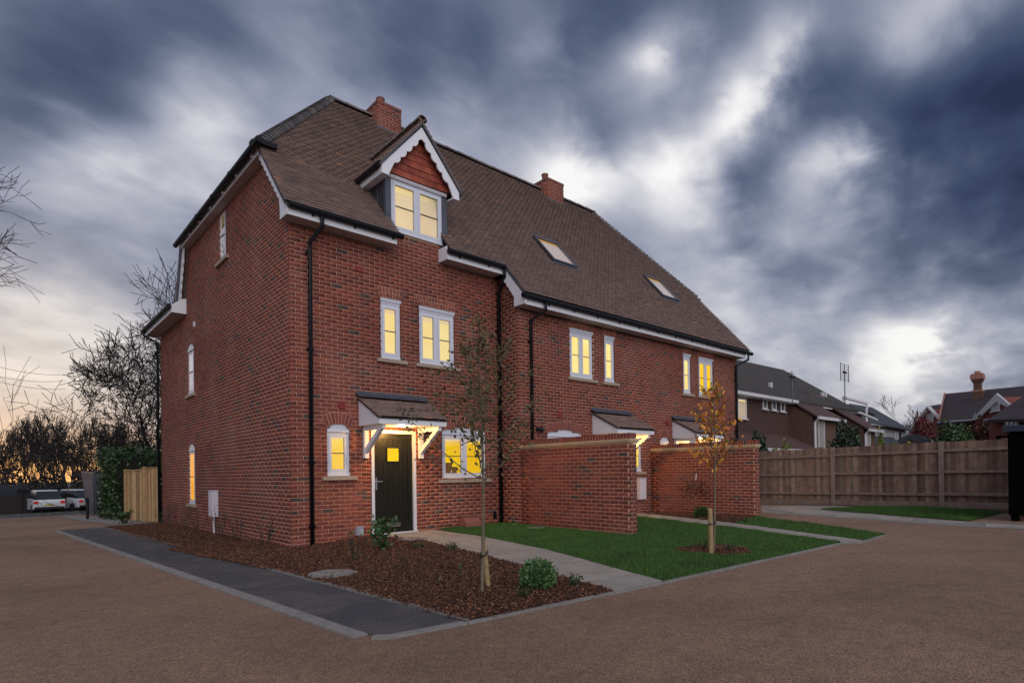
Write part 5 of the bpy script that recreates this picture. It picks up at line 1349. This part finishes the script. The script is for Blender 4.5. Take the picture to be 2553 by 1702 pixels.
# bare trees
random.seed(5)
r1, n1_ = bare_tree('bare_tree', 'large leafless tree whose branch ends reach in from the left edge of the picture', 'tree', 18.5, 21, 7, (3, 4), .20, .56, minr=.010, trunkL=.22, up=.06, shrink=.78, wig=.20)
place(r1, dD(-360, 1150, 16.5), rad(40), 1.0); r1.scale = (.80, .80, .92)
r2, n2_ = bare_tree('bare_tree', 'big leafless tree spreading out from behind the back corner of the house', 'tree', 15.5, 12, 7, (3, 4), .30, .66, minr=.017, trunkL=.18, up=.05, shrink=.79, wig=.2)
place(r2, dD(400, 1120, 42), rad(120), 1.0)
print('segments', n1_, n2_)
protos = []
for sdd in (31, 47, 58):
    rt, nn3 = bare_tree('belt_tree', '', 'tree', 10.0, sdd, 5, (3, 4), .16, .36, minr=.020, trunkL=.30, up=.24, shrink=.74, group='bare trees of the belt beyond the road'); protos.append(rt)
random.seed(3); RNG = np.random.default_rng(3)
BX = [(-25, 72, 8.6), (2, 64, 9.2), (22, 76, 8.2), (44, 66, 8.8), (62, 74, 9.6), (84, 62, 8.4), (100, 70, 9.8), (120, 60, 9.5), (140, 72, 9.8), (157, 64, 9.4), (178, 74, 9.0), (196, 62, 9.6), (216, 70, 9.4), (238, 64, 8.6), (262, 74, 9.2), (288, 66, 8.2), (314, 72, 8.9), (340, 64, 8.4), (366, 70, 8.0), (-60, 66, 8.6), (12, 88, 9.8), (72, 92, 10.4), (132, 90, 10.8), (190, 92, 10.6), (250, 92, 10.2), (310, 92, 9.6)]
for i, (px, dep, hh) in enumerate(BX):
    base = protos[i % 3]; o = base if i < 3 else copy_tree(base)
    o['label'] = 'leafless tree standing in the dark belt beyond the road against the orange sky'; o['group'] = 'bare trees of the belt beyond the road'; o['category'] = 'tree'
    p = dD(px, 1120, dep); place(o, p, random.uniform(0, 6.28), hh/10*1.02)
    o.scale = (hh/10*.9, hh/10*.9, hh/10*1.06)
pts = []
for _ in range(7000):
    px = RNG.uniform(-120, 420); dep = RNG.uniform(56, 74); p = dD(px, 1120, dep); g0 = float(ground(p[0], p[1])); hmax = 2.6+.9*math.sin(px*.07)+.6*math.sin(px*.19)
    pts.append((p[0], p[1], g0+RNG.random()**1.5*hmax*1.25))
ug = leaves(np.array(pts), .42, .11, 'undergrowth', 'bark_dark', None, .5, 'stuff'); ug['label'] = 'dark undergrowth and scrub at the foot of the tree belt'; ug['category'] = 'undergrowth'
# roadside barrier and bank beyond the road
bank = MB(); g0 = float(ground(0, 45))
bank.box(-70, 12, 44.8, 45.2, g0-.2, g0+1.35); o = bank.build('roadside_fence', 'bark_dark'); tag(o, 'long low dark fence along the far side of the road', 'fence')
for x in np.arange(-40, 10, 2.5): q = MB(); q.box(x, x+.12, 44.68, 44.79, g0-.2, g0+1.45); q.build('post', 'bark_dark', o)

def car(name, label, loc, rz, body='car_white', group=None, kind='suv'):
    root = empty(name, (0, 0, 0), label, 'car', group)
    L, Wd = 4.3, 1.8; b = MB(); s_ = Wd/2
    prof = [(-2.15, .35), (-2.15, .80), (-2.02, .98), (-1.0, 1.05), (1.05, 1.02), (2.0, .84), (2.15, .62), (2.15, .32), (1.72, .28), (1.02, .28), (-1.02, .28), (-1.72, .28)]
    b.prism([(x, -s_, z_) for x, z_ in prof], (0, Wd, 0)); b.build('body', body, root)
    c = MB(); V = [(-1.95, -.80, 1.0), (1.15, -.80, 1.02), (1.15, .80, 1.02), (-1.95, .80, 1.0), (-1.45, -.62, 1.58), (.30, -.62, 1.60), (.30, .62, 1.60), (-1.45, .62, 1.58)]; c.add(V, QB.tolist()); c.build('cabin', 'car_glass', root)
    c = MB(); c.add([(-1.48, -.64, 1.575), (.34, -.64, 1.595), (.34, .64, 1.595), (-1.48, .64, 1.575), (-1.35, -.56, 1.64), (.20, -.56, 1.65), (.20, .56, 1.65), (-1.35, .56, 1.64)], QB.tolist()); c.build('roof', body, root)
    for sx in (-1.37, 1.37):
        for sy in (-1, 1):
            q = MB(); q.tube([(sx, sy*.72, .32), (sx, sy*.91, .32)], .32, 16); wh = q.build('wheel', 'rubber', root)
            q = MB(); q.tube([(sx, sy*.90, .32), (sx, sy*.92, .32)], .19, 12); q.build('rim', 'metal_grey', wh)
    for sy in (-1, 1):
        q = MB(); q.box(-2.17, -2.10, min(sy*.62, sy*.88), max(sy*.62, sy*.88), .70, .88); q.build('tail_light', 'tail_lamp', root)
        q = MB(); q.box(2.10, 2.17, min(sy*.60, sy*.86), max(sy*.60, sy*.86), .60, .74); q.build('headlight', 'head_lamp', root)
    q = MB(); q.box(-2.165, -2.15, -.26, .26, .55, .66); q.build('number_plate', 'amber_plate', root)
    q = MB(); q.box(-2.19, -2.14, -.85, .85, .32, .48); q.build('bumper', 'rubber', root)
    root.location = loc; root.rotation_euler = (0, 0, rz); return root
mat('car_white', (.62, .64, .68), .25, coat=.5); mat('car_glass', (.015, .018, .022), .08); mat('amber_plate', (.5, .35, .05), .5); mat('car_dark', (.02, .025, .04), .25, coat=.5); mat('car_blue', (.03, .05, .12), .25, coat=.5)
def onground(x, y): p = GR(x, y); return (p[0], p[1], float(ground(*p)))
p = dD(100, 1172, 43); car('parked_car', 'white estate car seen from behind beyond the road, left of the two white cars', (p[0], p[1], float(ground(p[0], p[1]))), rad(96), 'car_white', 'white cars parked beyond the road')
p = dD(166, 1170, 45); car('parked_car', 'white car beyond the road partly hidden by the grey sign board', (p[0], p[1], float(ground(p[0], p[1]))), rad(118), 'car_white', 'white cars parked beyond the road')
def van(label, p, rz):
    root = empty('passing_van', (0, 0, 0), label, 'van')
    q = MB(); q.prism([(x, -.95, z_) for x, z_ in [(-2.7, .35), (-2.7, 2.15), (1.3, 2.2), (2.0, 1.25), (2.7, 1.05), (2.75, .35)]], (0, 1.9, 0)); q.build('body', 'car_dark', root)
    q = MB(); q.prism([(x, -.955, z_) for x, z_ in [(.7, 1.25), (.7, 1.9), (1.35, 1.9), (1.85, 1.25)]], (0, 1.91, 0)); q.build('window', 'car_glass', root)
    for sx in (-1.7, 1.8):
        for sy in (-1, 1): q = MB(); q.tube([(sx, sy*.75, .34), (sx, sy*.97, .34)], .34, 14); q.build('wheel', 'rubber', root)
    for k in range(6): q = MB(); q.box(-2.5+k*.75, -2.35+k*.75, -.962, -.951, .92, .99); q.build('marker_lamp', 'amber_lamp', root)
    q = MB(); q.box(-2.68, 1.2, -.958, -.951, .78, .86); q.build('side_stripe', 'amber_plate', root)
    root.location = (p[0], p[1], float(ground(p[0], p[1]))); root.rotation_euler = (0, 0, rz)
van('dark van with amber side lamps passing on the road at the left edge', dD(10, 1160, 47), rad(3))
# overhead wires
q = MB()
for (y0, y1) in ((838, 852), (862, 866), (872, 885)):
    a = dD(-40, y0-6, 48); b = dD(150, y1+8, 62); pts = [a+(b-a)*t+np.array([0, 0, -.35*4*t*(1-t)]) for t in np.linspace(0, 1, 9)]; q.tube(pts, .018, 4)
o = q.build('overhead_wires', 'rubber'); tag(o, 'three thin overhead wires sagging across the sky at the left', 'wires')

# ================================================================== BACKGROUND RIGHT
def b_brk(c1, c2, mo, sx=4.4):
    def f(T, P):
        g2 = T.n('ShaderNodeNewGeometry'); s_ = T.n('ShaderNodeSeparateXYZ'); T.l(P, s_.inputs[0])
        u = T.math('ADD', s_.outputs[0], s_.outputs[1]); cm = T.n('ShaderNodeCombineXYZ'); T.l(u, cm.inputs[0]); T.l(s_.outputs[2], cm.inputs[1])
        b = T.n('ShaderNodeTexBrick'); T.l(cm.outputs[0], b.inputs['Vector']); b.inputs['Scale'].default_value = 1.
        b.inputs['Brick Width'].default_value = .225; b.inputs['Row Height'].default_value = .075; b.inputs['Mortar Size'].default_value = .008
        b.inputs['Color1'].default_value = (*c1, 1); b.inputs['Color2'].default_value = (*c2, 1); b.inputs['Mortar'].default_value = (*mo, 1)
        return b.outputs['Color'], T.noise(P, 20, 3), .2
    return f
surf('brick_old', b_brk((.13, .055, .035), (.075, .035, .028), (.15, .11, .085)))
surf('brick_bright', b_brk((.24, .045, .032), (.19, .038, .03), (.22, .10, .08)))
def b_hang(T, P):
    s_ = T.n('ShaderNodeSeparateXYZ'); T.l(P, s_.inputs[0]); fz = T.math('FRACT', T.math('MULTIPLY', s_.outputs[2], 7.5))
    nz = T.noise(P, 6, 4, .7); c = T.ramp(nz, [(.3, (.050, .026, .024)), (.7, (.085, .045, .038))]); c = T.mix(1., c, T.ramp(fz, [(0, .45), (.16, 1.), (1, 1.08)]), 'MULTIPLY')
    return c, fz, .6
surf('hung_tile', b_hang)
def b_oldroof(T, P):
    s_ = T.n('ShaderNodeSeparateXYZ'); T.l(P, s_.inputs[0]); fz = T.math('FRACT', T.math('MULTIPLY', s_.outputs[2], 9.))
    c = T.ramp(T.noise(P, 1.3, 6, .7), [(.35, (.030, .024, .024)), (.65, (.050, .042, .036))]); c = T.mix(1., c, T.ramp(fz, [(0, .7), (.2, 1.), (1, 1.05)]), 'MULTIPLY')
    c = T.mix(T.ramp(T.noise(P, 7, 5, .75), [(.55, 0.), (.68, .8)]), c, (.17, .15, .13)); c = T.mix(T.ramp(T.noise(P, 2.4, 4, .7), [(.55, 0.), (.75, .55)]), c, (.055, .06, .022)); return c, T.noise(P, 14, 4), .5
surf('old_roof', b_oldroof)
def b_redroof(T, P):
    c = T.ramp(T.noise(P, 2.3, 6, .7), [(.35, (.026, .016, .022)), (.65, (.048, .026, .030))]); c = T.mix(T.ramp(T.noise(P, 5, 5, .75), [(.63, 0.), (.75, .6)]), c, (.13, .12, .11)); return c, T.noise(P, 10, 4), .5
surf('plum_roof', b_redroof)
mat('small_roof', (.085, .045, .042), .85, var=.3, vscale=7, bump=.5, bscale=25)
mat('slate', (.045, .05, .06), .6, var=.3, vscale=5, bump=.3, bscale=20)
mat('weatherboard', (.42, .42, .44), .6, var=.1)
mat('white_trim', (.62, .60, .63), .5)
mat('shutter', (.50, .47, .44), .6)
mat('glass_dark', (.02, .025, .03), .06)
mat('lead_green', (.09, .13, .12), .6)
def plane_pt(px, py, P0, N):
    d_ = ray(px*K, py*K); return CAM+d_*np.dot(np.array(P0)-CAM, N)/np.dot(d_, N)
class VP:
    """vertical plane through two depth points"""
    def __init__(s, A, B):
        s.A = np.array(A, float); d_ = np.array(B, float)-s.A; d_[2] = 0; s.t = d_/np.linalg.norm(d_); s.N = np.array([s.t[1], -s.t[0], 0])
        if np.dot(s.N, CAM-s.A) < 0: s.N = -s.N
    def p(s, x, y, off=0.): return plane_pt(x, y, s.A+s.N*off, s.N)
    def poly(s, pts, name, material, parent, off=0., th=.1):
        q = MB(); q.prism([s.p(x, y, off) for x, y in pts], -s.N*th); return q.build(name, material, parent)
    def line(s, a, b, w_, h, name, material, parent, off=.05):
        q = MB(); q.beam(s.p(*a, off), s.p(*b, off), w_, h); return q.build(name, material, parent)
def bgwin(V, x0, y0, x1, y1, slope, parent, glass='glass_dark', nx=1, ny=1, off=.02, fw=.07, shut=False):
    """window with white frame: (x0,y0) top left, (x1,y1) bottom right in photo pixels, slope of its top edge"""
    a = V.p(x0, y0, off); c = V.p(x1, y1, off); zt = a[2]; zb = c[2]; L = np.dot(c-a, V.t); t = V.t*np.sign(L); L = abs(L); up = np.array([0, 0, 1.])
    o = np.array([a[0], a[1], zb]); q = MB()
    q.ob(o, t*fw, up*(zt-zb), V.N*.06); q.ob(o+t*(L-fw), t*fw, up*(zt-zb), V.N*.06); q.ob(o+t*fw, t*(L-2*fw), up*fw, V.N*.06); q.ob(o+t*fw+up*(zt-zb-fw), t*(L-2*fw), up*fw, V.N*.06); q.ob(o-t*.06-up*.06, t*(L+.12), up*.058, V.N*.12)
    for i in range(1, nx): q.ob(o+t*(L*i/nx-.03)+up*fw, t*.06, up*(zt-zb-2*fw), V.N*.055)
    for j in range(1, ny): q.ob(o+t*fw+up*((zt-zb)*j/ny-.02), t*(L-2*fw), up*.04, V.N*.05)
    w_ = q.build('window', 'white_trim', parent)
    q = MB(); q.ob(o+t*fw+up*fw, t*(L-2*fw), up*(zt-zb-2*fw), V.N*.02); q.build('pane', glass, w_)
    if shut:
        nsl = int((zt-zb-2*fw)/.11)
        for j in range(nsl):
            q = MB(); q.ob(o+t*(fw+.02)+up*(fw+.03+j*.11)+V.N*.022, t*(L-2*fw-.04), up*.07, V.N*.012); q.build('shutter_slat', 'shutter', w_)
    return w_
# --- long brown terrace with catslide wings
yT = float(atD(1842, 977, 29)[1]); T1 = VP((0, yT, 0), (10, yT, 0)); gT = -.3
ter = empty('terrace_house', (float(dY(1770, 1000, yT)[0]), yT, -.3), 'long brown terrace with mossy roof, tile hung wall and white gutters behind the fence', 'house')
xl = float(dY(1640, 1000, yT)[0]); xw = float(dY(1813, 1000, yT)[0]); ze = float(dY(1700, 903, yT)[2]); xr_ = float(dY(1975, 1000, yT)[0])
q = MB(); q.box(xl, xw, yT, yT+7, gT, ze); q.build('tile_hung_wall', 'hung_tile', ter); q = MB(); q.box(xw+.001, xr_+.6, yT+.05, yT+7, gT, ze-.1); q.build('wall', 'brick_old', ter)
# main roof plane through the eaves and the far ridge
yR = yT+5.0; zR = float(dY(1700, 832, yR)[2]); NRf = np.cross([1, 0, 0], np.array([0, yR-yT+.4, zR-ze])); NRf /= np.linalg.norm(NRf)
P0 = np.array([xl, yT-.4, ze])
rpts = [np.array([xl, yT-.4, ze]), np.array([xl, yR, zR]), plane_pt(1800, 849, P0, NRf), plane_pt(1945, 927, P0, NRf), plane_pt(2010, 952, P0, NRf)]
rpts.append(np.array([rpts[-1][0], yT-.4, ze]))
q = MB(); q.prism(rpts, (0, 0, -.12)); rf_ = q.build('roof', 'old_roof', ter)
q = MB(); q.box(xl, xw+.1, yT-.5, yT-.38, ze-.16, ze+.0); q.build('gutter', 'white_trim', ter)
q = MB(); q.box(xl, xw, yT-.38, yT-.001, ze-.2, ze-.17); q.build('soffit', 'white_trim', ter)
for (x0, y0, x1, y1) in ((1692, 913, 1713, 962),): bgwin(T1, x0, y0, x1, y1, 0, ter, 'lit_cream', 1, 1, shut=True)
for (x0, y0, x1, y1) in ((1750, 915, 1760.5, 940), (1771, 917, 1781.5, 943), (1791, 920, 1801, 946)): bgwin(T1, x0, y0, x1, y1, 0, ter, 'glass_dark', fw=.09)
# lean-to under the tile hung wall
zl = float(dY(1750, 996, yT)[2]); zl2 = float(dY(1750, 1027, yT-1.6)[2])
q = MB(); q.prism([(xl, yT, zl), (xw+.6, yT, zl), (xw+1.3, yT-1.6, zl2), (xl, yT-1.6, zl2)], (0, 0, -.08)); q.build('lean_to_roof', 'small_roof', ter)
q = MB(); q.box(xl, xw+1.2, yT-1.70, yT-1.61, zl2-.16, zl2-.02); q.build('gutter', 'white_trim', ter); q = MB(); q.box(xl, xw+.5, yT-1.5, yT-.01, gT, zl2-.1); q.build('wall', 'brick_old', ter)
def wing(px_far, px_near, px_r, ytop_far, yf_top, yf_bot, winpx, pipe_px, k):
    xw_ = float(dY(px_far, 1000, yT)[0]); yn = float(onX(px_near*K, 1000*K, xw_)[1]); xr2 = float(dY(px_r, 1000, yn)[0])
    zf = float(dY(px_near, yf_top, yn)[2]); zt = float(dY(px_far, ytop_far, yT)[2])
    w_ = MB(); w_.box(xw_, xr2, yn, yT+.3, gT, zf-.12); w_.prism([(xw_, yn, zf-.12), (xw_, yT+.3, zt-.15), (xw_, yT+.3, zf-.12)], (xr2-xw_, 0, 0)); w_.build('wing_wall', 'brick_old', ter)
    q = MB(); sl2 = (zt-zf)/(yT-yn); q.prism([(xw_-.12, yn-.3, zf-.3*sl2), (xr2+.12, yn-.3, zf-.3*sl2), (xr2+.12, yT+1.2, zt+1.2*sl2), (xw_-.12, yT+1.2, zt+1.2*sl2)], (0, 0, -.1)); q.build('wing_roof', 'small_roof', ter)
    q = MB(); q.box(xw_-.15, xr2+.15, yn-.42, yn-.31, zf-.3*sl2-.18, zf-.3*sl2-.02); q.build('gutter', 'white_trim', ter)
    V2 = VP((0, yn, 0), (10, yn, 0)); 
    if winpx: bgwin(V2, *winpx, 0, ter, 'glass_dark', 1, 1, shut=True)
    q = MB(); q.tube([(xw_+.05, yn-.36, zf-.25), (xw_+.05, yn-.1, zf-.55), (xw_+.05, yn-.1, gT)], .07, 8); q.build('downpipe', 'white_trim', ter)
wing(1813, 1867, 1925, 915, 947, 0, (1877, 952, 1893, 1038), 1868, 0)
wing(1905, 1983, 2010, 930, 976, 0, (1990, 990, 1998, 1036), 1984, 1)
q = MB(); a = dY(1893, 918, yT); b = dY(1945, 931, yT); q.beam(a+np.array([0, -1.2, 0]), b+np.array([0, -1.2, 0]), .14, .12); q.build('gutter', 'white_trim', ter)
q = MB(); q.tube([b+np.array([-.3, -1.3, -.1]), b+np.array([-.5, -1.3, -.5]), b+np.array([-.5, -1.3, -3.2])], .07, 8); q.build('downpipe', 'white_trim', ter)
q = MB(); a = T1.p(1973, 947, 2.5); b = T1.p(2014, 964, 2.5); q.beam(a, b, .12, .10); q.build('gutter', 'white_trim', ter)
for (x, y) in ((1769, 888), (1888, 909), (1894.5, 910), (1937, 918)):
    c = plane_pt(x, y, P0, NRf); q = MB(); q.box(c[0]-.09, c[0]+.09, c[1]-.10, c[1]+.06, c[2]-.05, c[2]+.24); q.build('roof_vent', 'white_trim', rf_)
# aerials
def aerial(px, top, bot, label, big):
    p = T1.p(px, bot, 1.6); z1 = float(T1.p(px, top, 1.6)[2]); root = empty('tv_aerial', (p[0], p[1], p[2]), label, 'aerial')
    q = MB(); q.tube([(p[0], p[1], p[2]), (p[0], p[1], z1)], .028, 6); q.build('mast', 'metal_grey', root)
    s_ = 1. if big else .55
    for sx in (-.62*s_, .62*s_, 0) if big else (0,):
        q = MB(); q.tube([(p[0]+sx, p[1], z1-.62*s_), (p[0]+sx, p[1], z1+.42*s_)], .02, 5); q.build('bar', 'metal_grey', root)
    for i in range(8 if big else 5):
        zz_ = z1-.55*s_+i*(.13 if big else .1); q = MB(); q.tube([(p[0]-.62*(1 if big else .75), p[1]-.02, zz_), (p[0]+.62*(1 if big else .5), p[1]-.02, zz_)], .014, 4); q.build('element', 'metal_grey', root)
    q = MB(); q.tube([(p[0]-.35, p[1]-.05, z1-.1), (p[0]+.1, p[1]-.05, z1-.1)], .05, 6); q.build('dipole', 'rubber', root)
aerial(1820, 862, 927, 'small television aerial on a thin mast against the mossy terrace roof', False)
aerial(1941, 852, 938, 'large grid television aerial on a tall mast against the bright sky', True)
# --- white weatherboarded house
Wb = VP(dD(1960, 1000, 44), dD(2090, 1000, 47)); wb = empty('weatherboard_house', tuple(Wb.p(2030, 1060)[:2])+(-.3,), 'white weatherboarded house with dark slate roof behind the terrace', 'house')
Wb.poly([(1975, 970), (2087, 987), (2087, 1045), (1975, 1045)], 'wall', 'weatherboard', wb, 0, 4)
for i in range(10):
    y0 = 972+i*6; Wb.line((1976, y0), (2086, y0+15-i*1.6), .05, .05, 'weatherboard', 'weatherboard', wb, .02)
q = MB(); a = Wb.p(1940, 958, .5); b = Wb.p(2092, 986, .5); c = Wb.p(2003, 935, -4); d2_ = Wb.p(1950, 926, -4); q.prism([a, b, c, d2_], (0, 0, -.12)); q.build('roof', 'slate', wb)
for (x0, y0, x1, y1) in ((2024, 985, 2031, 1002), (2054, 990, 2061, 1012)): bgwin(Wb, x0, y0, x1, y1, 0, wb, 'glass_dim', fw=.1)
for x in (2020, 2068): Wb.line((x, 982), (x, 1012), .09, .09, 'downpipe', 'rubber', wb, .2) if False else None
q = MB(); a = Wb.p(2022, 984, .1); q.tube([a, a+np.array([0, 0, -1.4])], .05, 6); a = Wb.p(2068, 992, .1); q.tube([a, a+np.array([0, 0, -2.])], .05, 6); q.build('downpipe', 'rubber', wb)
q = MB(); q.prism([Wb.p(1979, 1000, .3), Wb.p(2050, 1004, .3), Wb.p(2084, 1026, 3.5), Wb.p(2006, 1026, 3.5)], (0, 0, -.1)); q.build('lean_to_roof', 'slate', wb)
q = MB(); q.beam(Wb.p(1978, 1003, .4), Wb.p(2008, 1030, 3.6), .12, .3); q.build('barge_board', 'white_trim', wb); q = MB(); q.beam(Wb.p(2008, 1029, 3.6), Wb.p(2070, 1029, 3.6), .1, .12); q.build('gutter', 'white_trim', wb)
# --- red brick house with tall chimney
Rb = VP(dD(2100, 1000, 50), dD(2352, 1000, 36)); rbh = empty('red_house', tuple(Rb.p(2240, 1060)[:2])+(-.3,), 'old red brick house with plum tiled roof, white gable boards and a tall chimney', 'house')
Rb.poly([(2140, 968), (2352, 955), (2420, 950), (2420, 1060), (2140, 1060)], 'wall', 'brick_bright', rbh, 0, 5)
q = MB(); q.prism([Rb.p(2150, 972, .4), Rb.p(2360, 958, .4), Rb.p(2420, 880, -5), Rb.p(2352, 886, -5), Rb.p(2170, 904, -5)], (0, 0, -.15)); q.build('roof', 'plum_roof', rbh)
q = MB(); q.beam(Rb.p(2155, 969, .45), Rb.p(2240, 963, .45), .12, .10); q.build('gutter', 'white_trim', rbh)
q = MB(); q.beam(Rb.p(2170, 903, -4.9), Rb.p(2156, 964, .2), .12, .12); q.build('hip_edge', 'clay_pot', rbh)
q = MB(); q.beam(Rb.p(2253, 912, -4.6), Rb.p(2236, 962, .2), .10, .06); q.build('valley', 'lead_green', rbh)
Rb.poly([(2288, 912), (2240, 966), (2240, 1010), (2335, 1010), (2335, 940)], 'gable', 'brick_bright', rbh, 1.5, 4)
q = MB(); q.prism([Rb.p(2231, 965, 1.75), Rb.p(2244, 963, 1.75), Rb.p(2288, 922, 1.75), Rb.p(2312, 934, 1.75), Rb.p(2322, 932, 1.75), Rb.p(2288, 903, 1.75)], -Rb.N*.1); q.build('barge_board', 'white_trim', rbh)
bgwin(Rb, 2277, 922, 2297, 942, 0, rbh, 'glass_dim', 1, 2, 1.56, .08); bgwin(Rb, 2259, 963, 2276, 990, 0, rbh, 'glass_dark', 1, 1, 1.56, .08)
Rb.poly([(2272, 962), (2380, 958), (2380, 1030), (2272, 1030)], 'cross_wing', 'brick_bright', rbh, 4.0, 3)
q = MB(); q.prism([Rb.p(2268, 964, 4.5), Rb.p(2385, 960, 4.5), Rb.p(2400, 880, 0), Rb.p(2352, 908, .5)], (0, 0, -.15)); q.build('roof', 'plum_roof', rbh)
bgwin(Rb, 2309, 960, 2341, 986, 0, rbh, 'glass_dim', 3, 2, 4.06, .08)
q = MB(); cz0 = Rb.p(2246, 920, -3.)[2]
def cpt(y, w0): c = Rb.p(2246, y, -3.5); return c, w0
zc_ = lambda y: float(Rb.p(2246, y, -3.5)[2]); cc = Rb.p(2246, 900, -3.5)
for (y0, y1, w_) in ((925, 900, .62), (900, 896, .72), (896, 879, .48), (879, 876, .58), (876, 871, .70), (871, 861, .84), (861, 858, .74)):
    q = MB(); q.box(cc[0]-w_/2, cc[0]+w_/2, cc[1]-w_/2, cc[1]+w_/2, zc_(y0), zc_(y1)-.002); q.build('chimney', 'clay_pot' if w_ > .7 else 'brick_old', rbh)
q = MB(); q.tube([(cc[0], cc[1], zc_(858)), (cc[0], cc[1], zc_(852))], .2, 10); q.build('chimney_pot', 'clay_pot', rbh)
# small red gabled house left of it
Sb = VP(dD(2085, 1000, 54), dD(2165, 1000, 50)); sb = empty('gabled_cottage', tuple(Sb.p(2120, 1060)[:2])+(-.3,), 'small red gable with white barge boards between the white house and the tall chimney', 'house')
Sb.poly([(2132, 939), (2090, 990), (2090, 1050), (2170, 1050), (2170, 975)], 'wall', 'brick_bright', sb, 0, 5)
for (a, b) in (((2133, 934), (2088, 992)), ((2133, 934), (2162, 965))): q = MB(); q.beam(Sb.p(*a, .3), Sb.p(*b, .3), .12, .32, Sb.N); q.build('barge_board', 'white_trim', sb)
q = MB(); q.prism([Sb.p(2133, 932, -.5), Sb.p(2165, 962, -.5), Sb.p(2180, 940, -5), Sb.p(2160, 928, -5)], (0, 0, -.12)); q.build('roof', 'plum_roof', sb)
bgwin(Sb, 2129, 950, 2145, 971, 0, sb, 'shutter', 2, 2, .05, .07)
# low garden shed and green parasol
shd = VP(dD(2070, 1040, 33), dD(2130, 1040, 32)); o = shd.poly([(2070, 1012), (2090, 1003), (2128, 1012), (2128, 1040), (2070, 1040)], 'summer_house', 'fence_post', None, 0, 2); tag(o, 'low summer house roof showing over the fence below the red shrub', 'shed')
q = MB(); q.beam(shd.p(2064, 1015, .2), shd.p(2091, 1002, .2), .3, .1, shd.N); q.beam(shd.p(2091, 1002, .2), shd.p(2135, 1012, .2), .3, .1, shd.N); q.build('roof', 'slate', o)
c = dD(2338, 1025, 24); q = MB(); V = [(c[0], c[1], c[2]+.45)]+[(c[0]+1.3*math.cos(t), c[1]+1.3*math.sin(t), c[2]-.25) for t in np.linspace(0, 2*math.pi, 9)[:-1]]+[(c[0]+.7*math.cos(t), c[1]+.7*math.sin(t), c[2]+.25) for t in np.linspace(0, 2*math.pi, 9)[:-1]]
q.add(V, [(0, 9+i, 9+(i+1) % 8) for i in range(8)]+[(9+i, 1+i, 1+(i+1) % 8, 9+(i+1) % 8) for i in range(8)]); o = q.build('garden_tent', 'lead_green'); tag(o, 'pale green rounded canvas top just behind the fence at the right', 'tent')
q = MB(); q.tube([(c[0], c[1], -.3), (c[0], c[1], c[2]+.4)], .03, 6); q.build('pole', 'metal_grey', o)
# shrubs and trees behind the fence
def blob(name, label, cat, px0, px1, py0, dep, n, ls, material, zb=-.2, ratio=.8, group=None):
    a = dD(px0, 1040, dep); b = dD(px1, 1040, dep); c = (a+b)/2; wd = np.linalg.norm((b-a)[:2]); zt = float(dD((px0+px1)/2, py0, dep)[2])
    root = empty(name, (c[0], c[1], -.25), label, cat, group); v = rand_dirs(n); r_ = RNG.random((n, 1))**.33
    lump = 1+.16*np.sin(v[:, :1]*5+2)*np.sin(v[:, 1:2]*6)+.12*np.sin(v[:, 2:3]*9+v[:, :1]*4)
    P = np.array([c[0], c[1], (zt+zb)/2])+v*r_*lump*np.array([wd/2, wd/2*ratio, (zt-zb)/2*.95])
    leaves(P, ls, ls*.3, 'foliage', material, root, .2)
    S = []
    for i in range(16):
        d_ = rand_dirs(1, 1.2)[0]; p_ = np.array([c[0], c[1], -.2]); S.append((p_, p_+d_*(zt-zb)*.75, .03, .008))
    tubes(S, 'trunk', 'bark', root, 5); return root
blob('evergreen_shrub', 'glossy dark evergreen shrub behind the brick wing wall, left of the brown terrace lean-to', 'shrub', 1716, 1766, 990, 23.5, 2400, .12, 'leaf_dark', .6)
blob('evergreen_shrub', 'large glossy dark shrub rising over the fence between the two terrace wings', 'shrub', 1902, 1986, 970, 24, 5200, .13, 'leaf_dark')
blob('evergreen_shrub', 'wide dark green shrub over the fence in front of the red brick house', 'shrub', 2132, 2245, 968, 26, 7000, .15, 'leaf_laurel')
blob('red_shrub', 'leafy red shrub climbing the small gabled cottage', 'shrub', 2088, 2150, 955, 40, 4200, .20, 'leaf_red')
blob('climbing_shrub', 'brownish creeper on the wall of the old red brick house', 'shrub', 2225, 2285, 958, 34, 1800, .20, 'leaf_rust')
YS = [(1785, 1010, 1822, 24, 'yellow green shoots above the fence below the terrace lean-to'), (1768, 1022, 1790, 24, 'low yellow green growth just above the left end of the fence'), (2012, 985, 2034, 23.5, 'tall yellow leaved shoots beside the second terrace wing'), (2035, 1012, 2062, 23, 'low green shrub above the fence in front of the white house'), (2235, 1015, 2275, 23, 'yellow green bush above the fence right of the wide dark shrub'), (2280, 1010, 2325, 23, 'green shrub above the fence below the white framed window'), (2075, 1018, 2110, 23, 'low leafy growth above the fence below the summer house')]
for (x0, y0, x1, dep, lb) in YS: blob('garden_shrub', lb, 'shrub', x0, x1, y0, dep, 700, .10, 'leaf_yellow', .3)
sk = bare_tree('thin_tree', 'bare thin branched tree behind the small gabled cottage', 'tree', 8.5, 77, 5, (3, 4), .12, .5, minr=.015, trunkL=.3)[0]; place(sk, dD(2105, 1060, 57), 0., 1.)
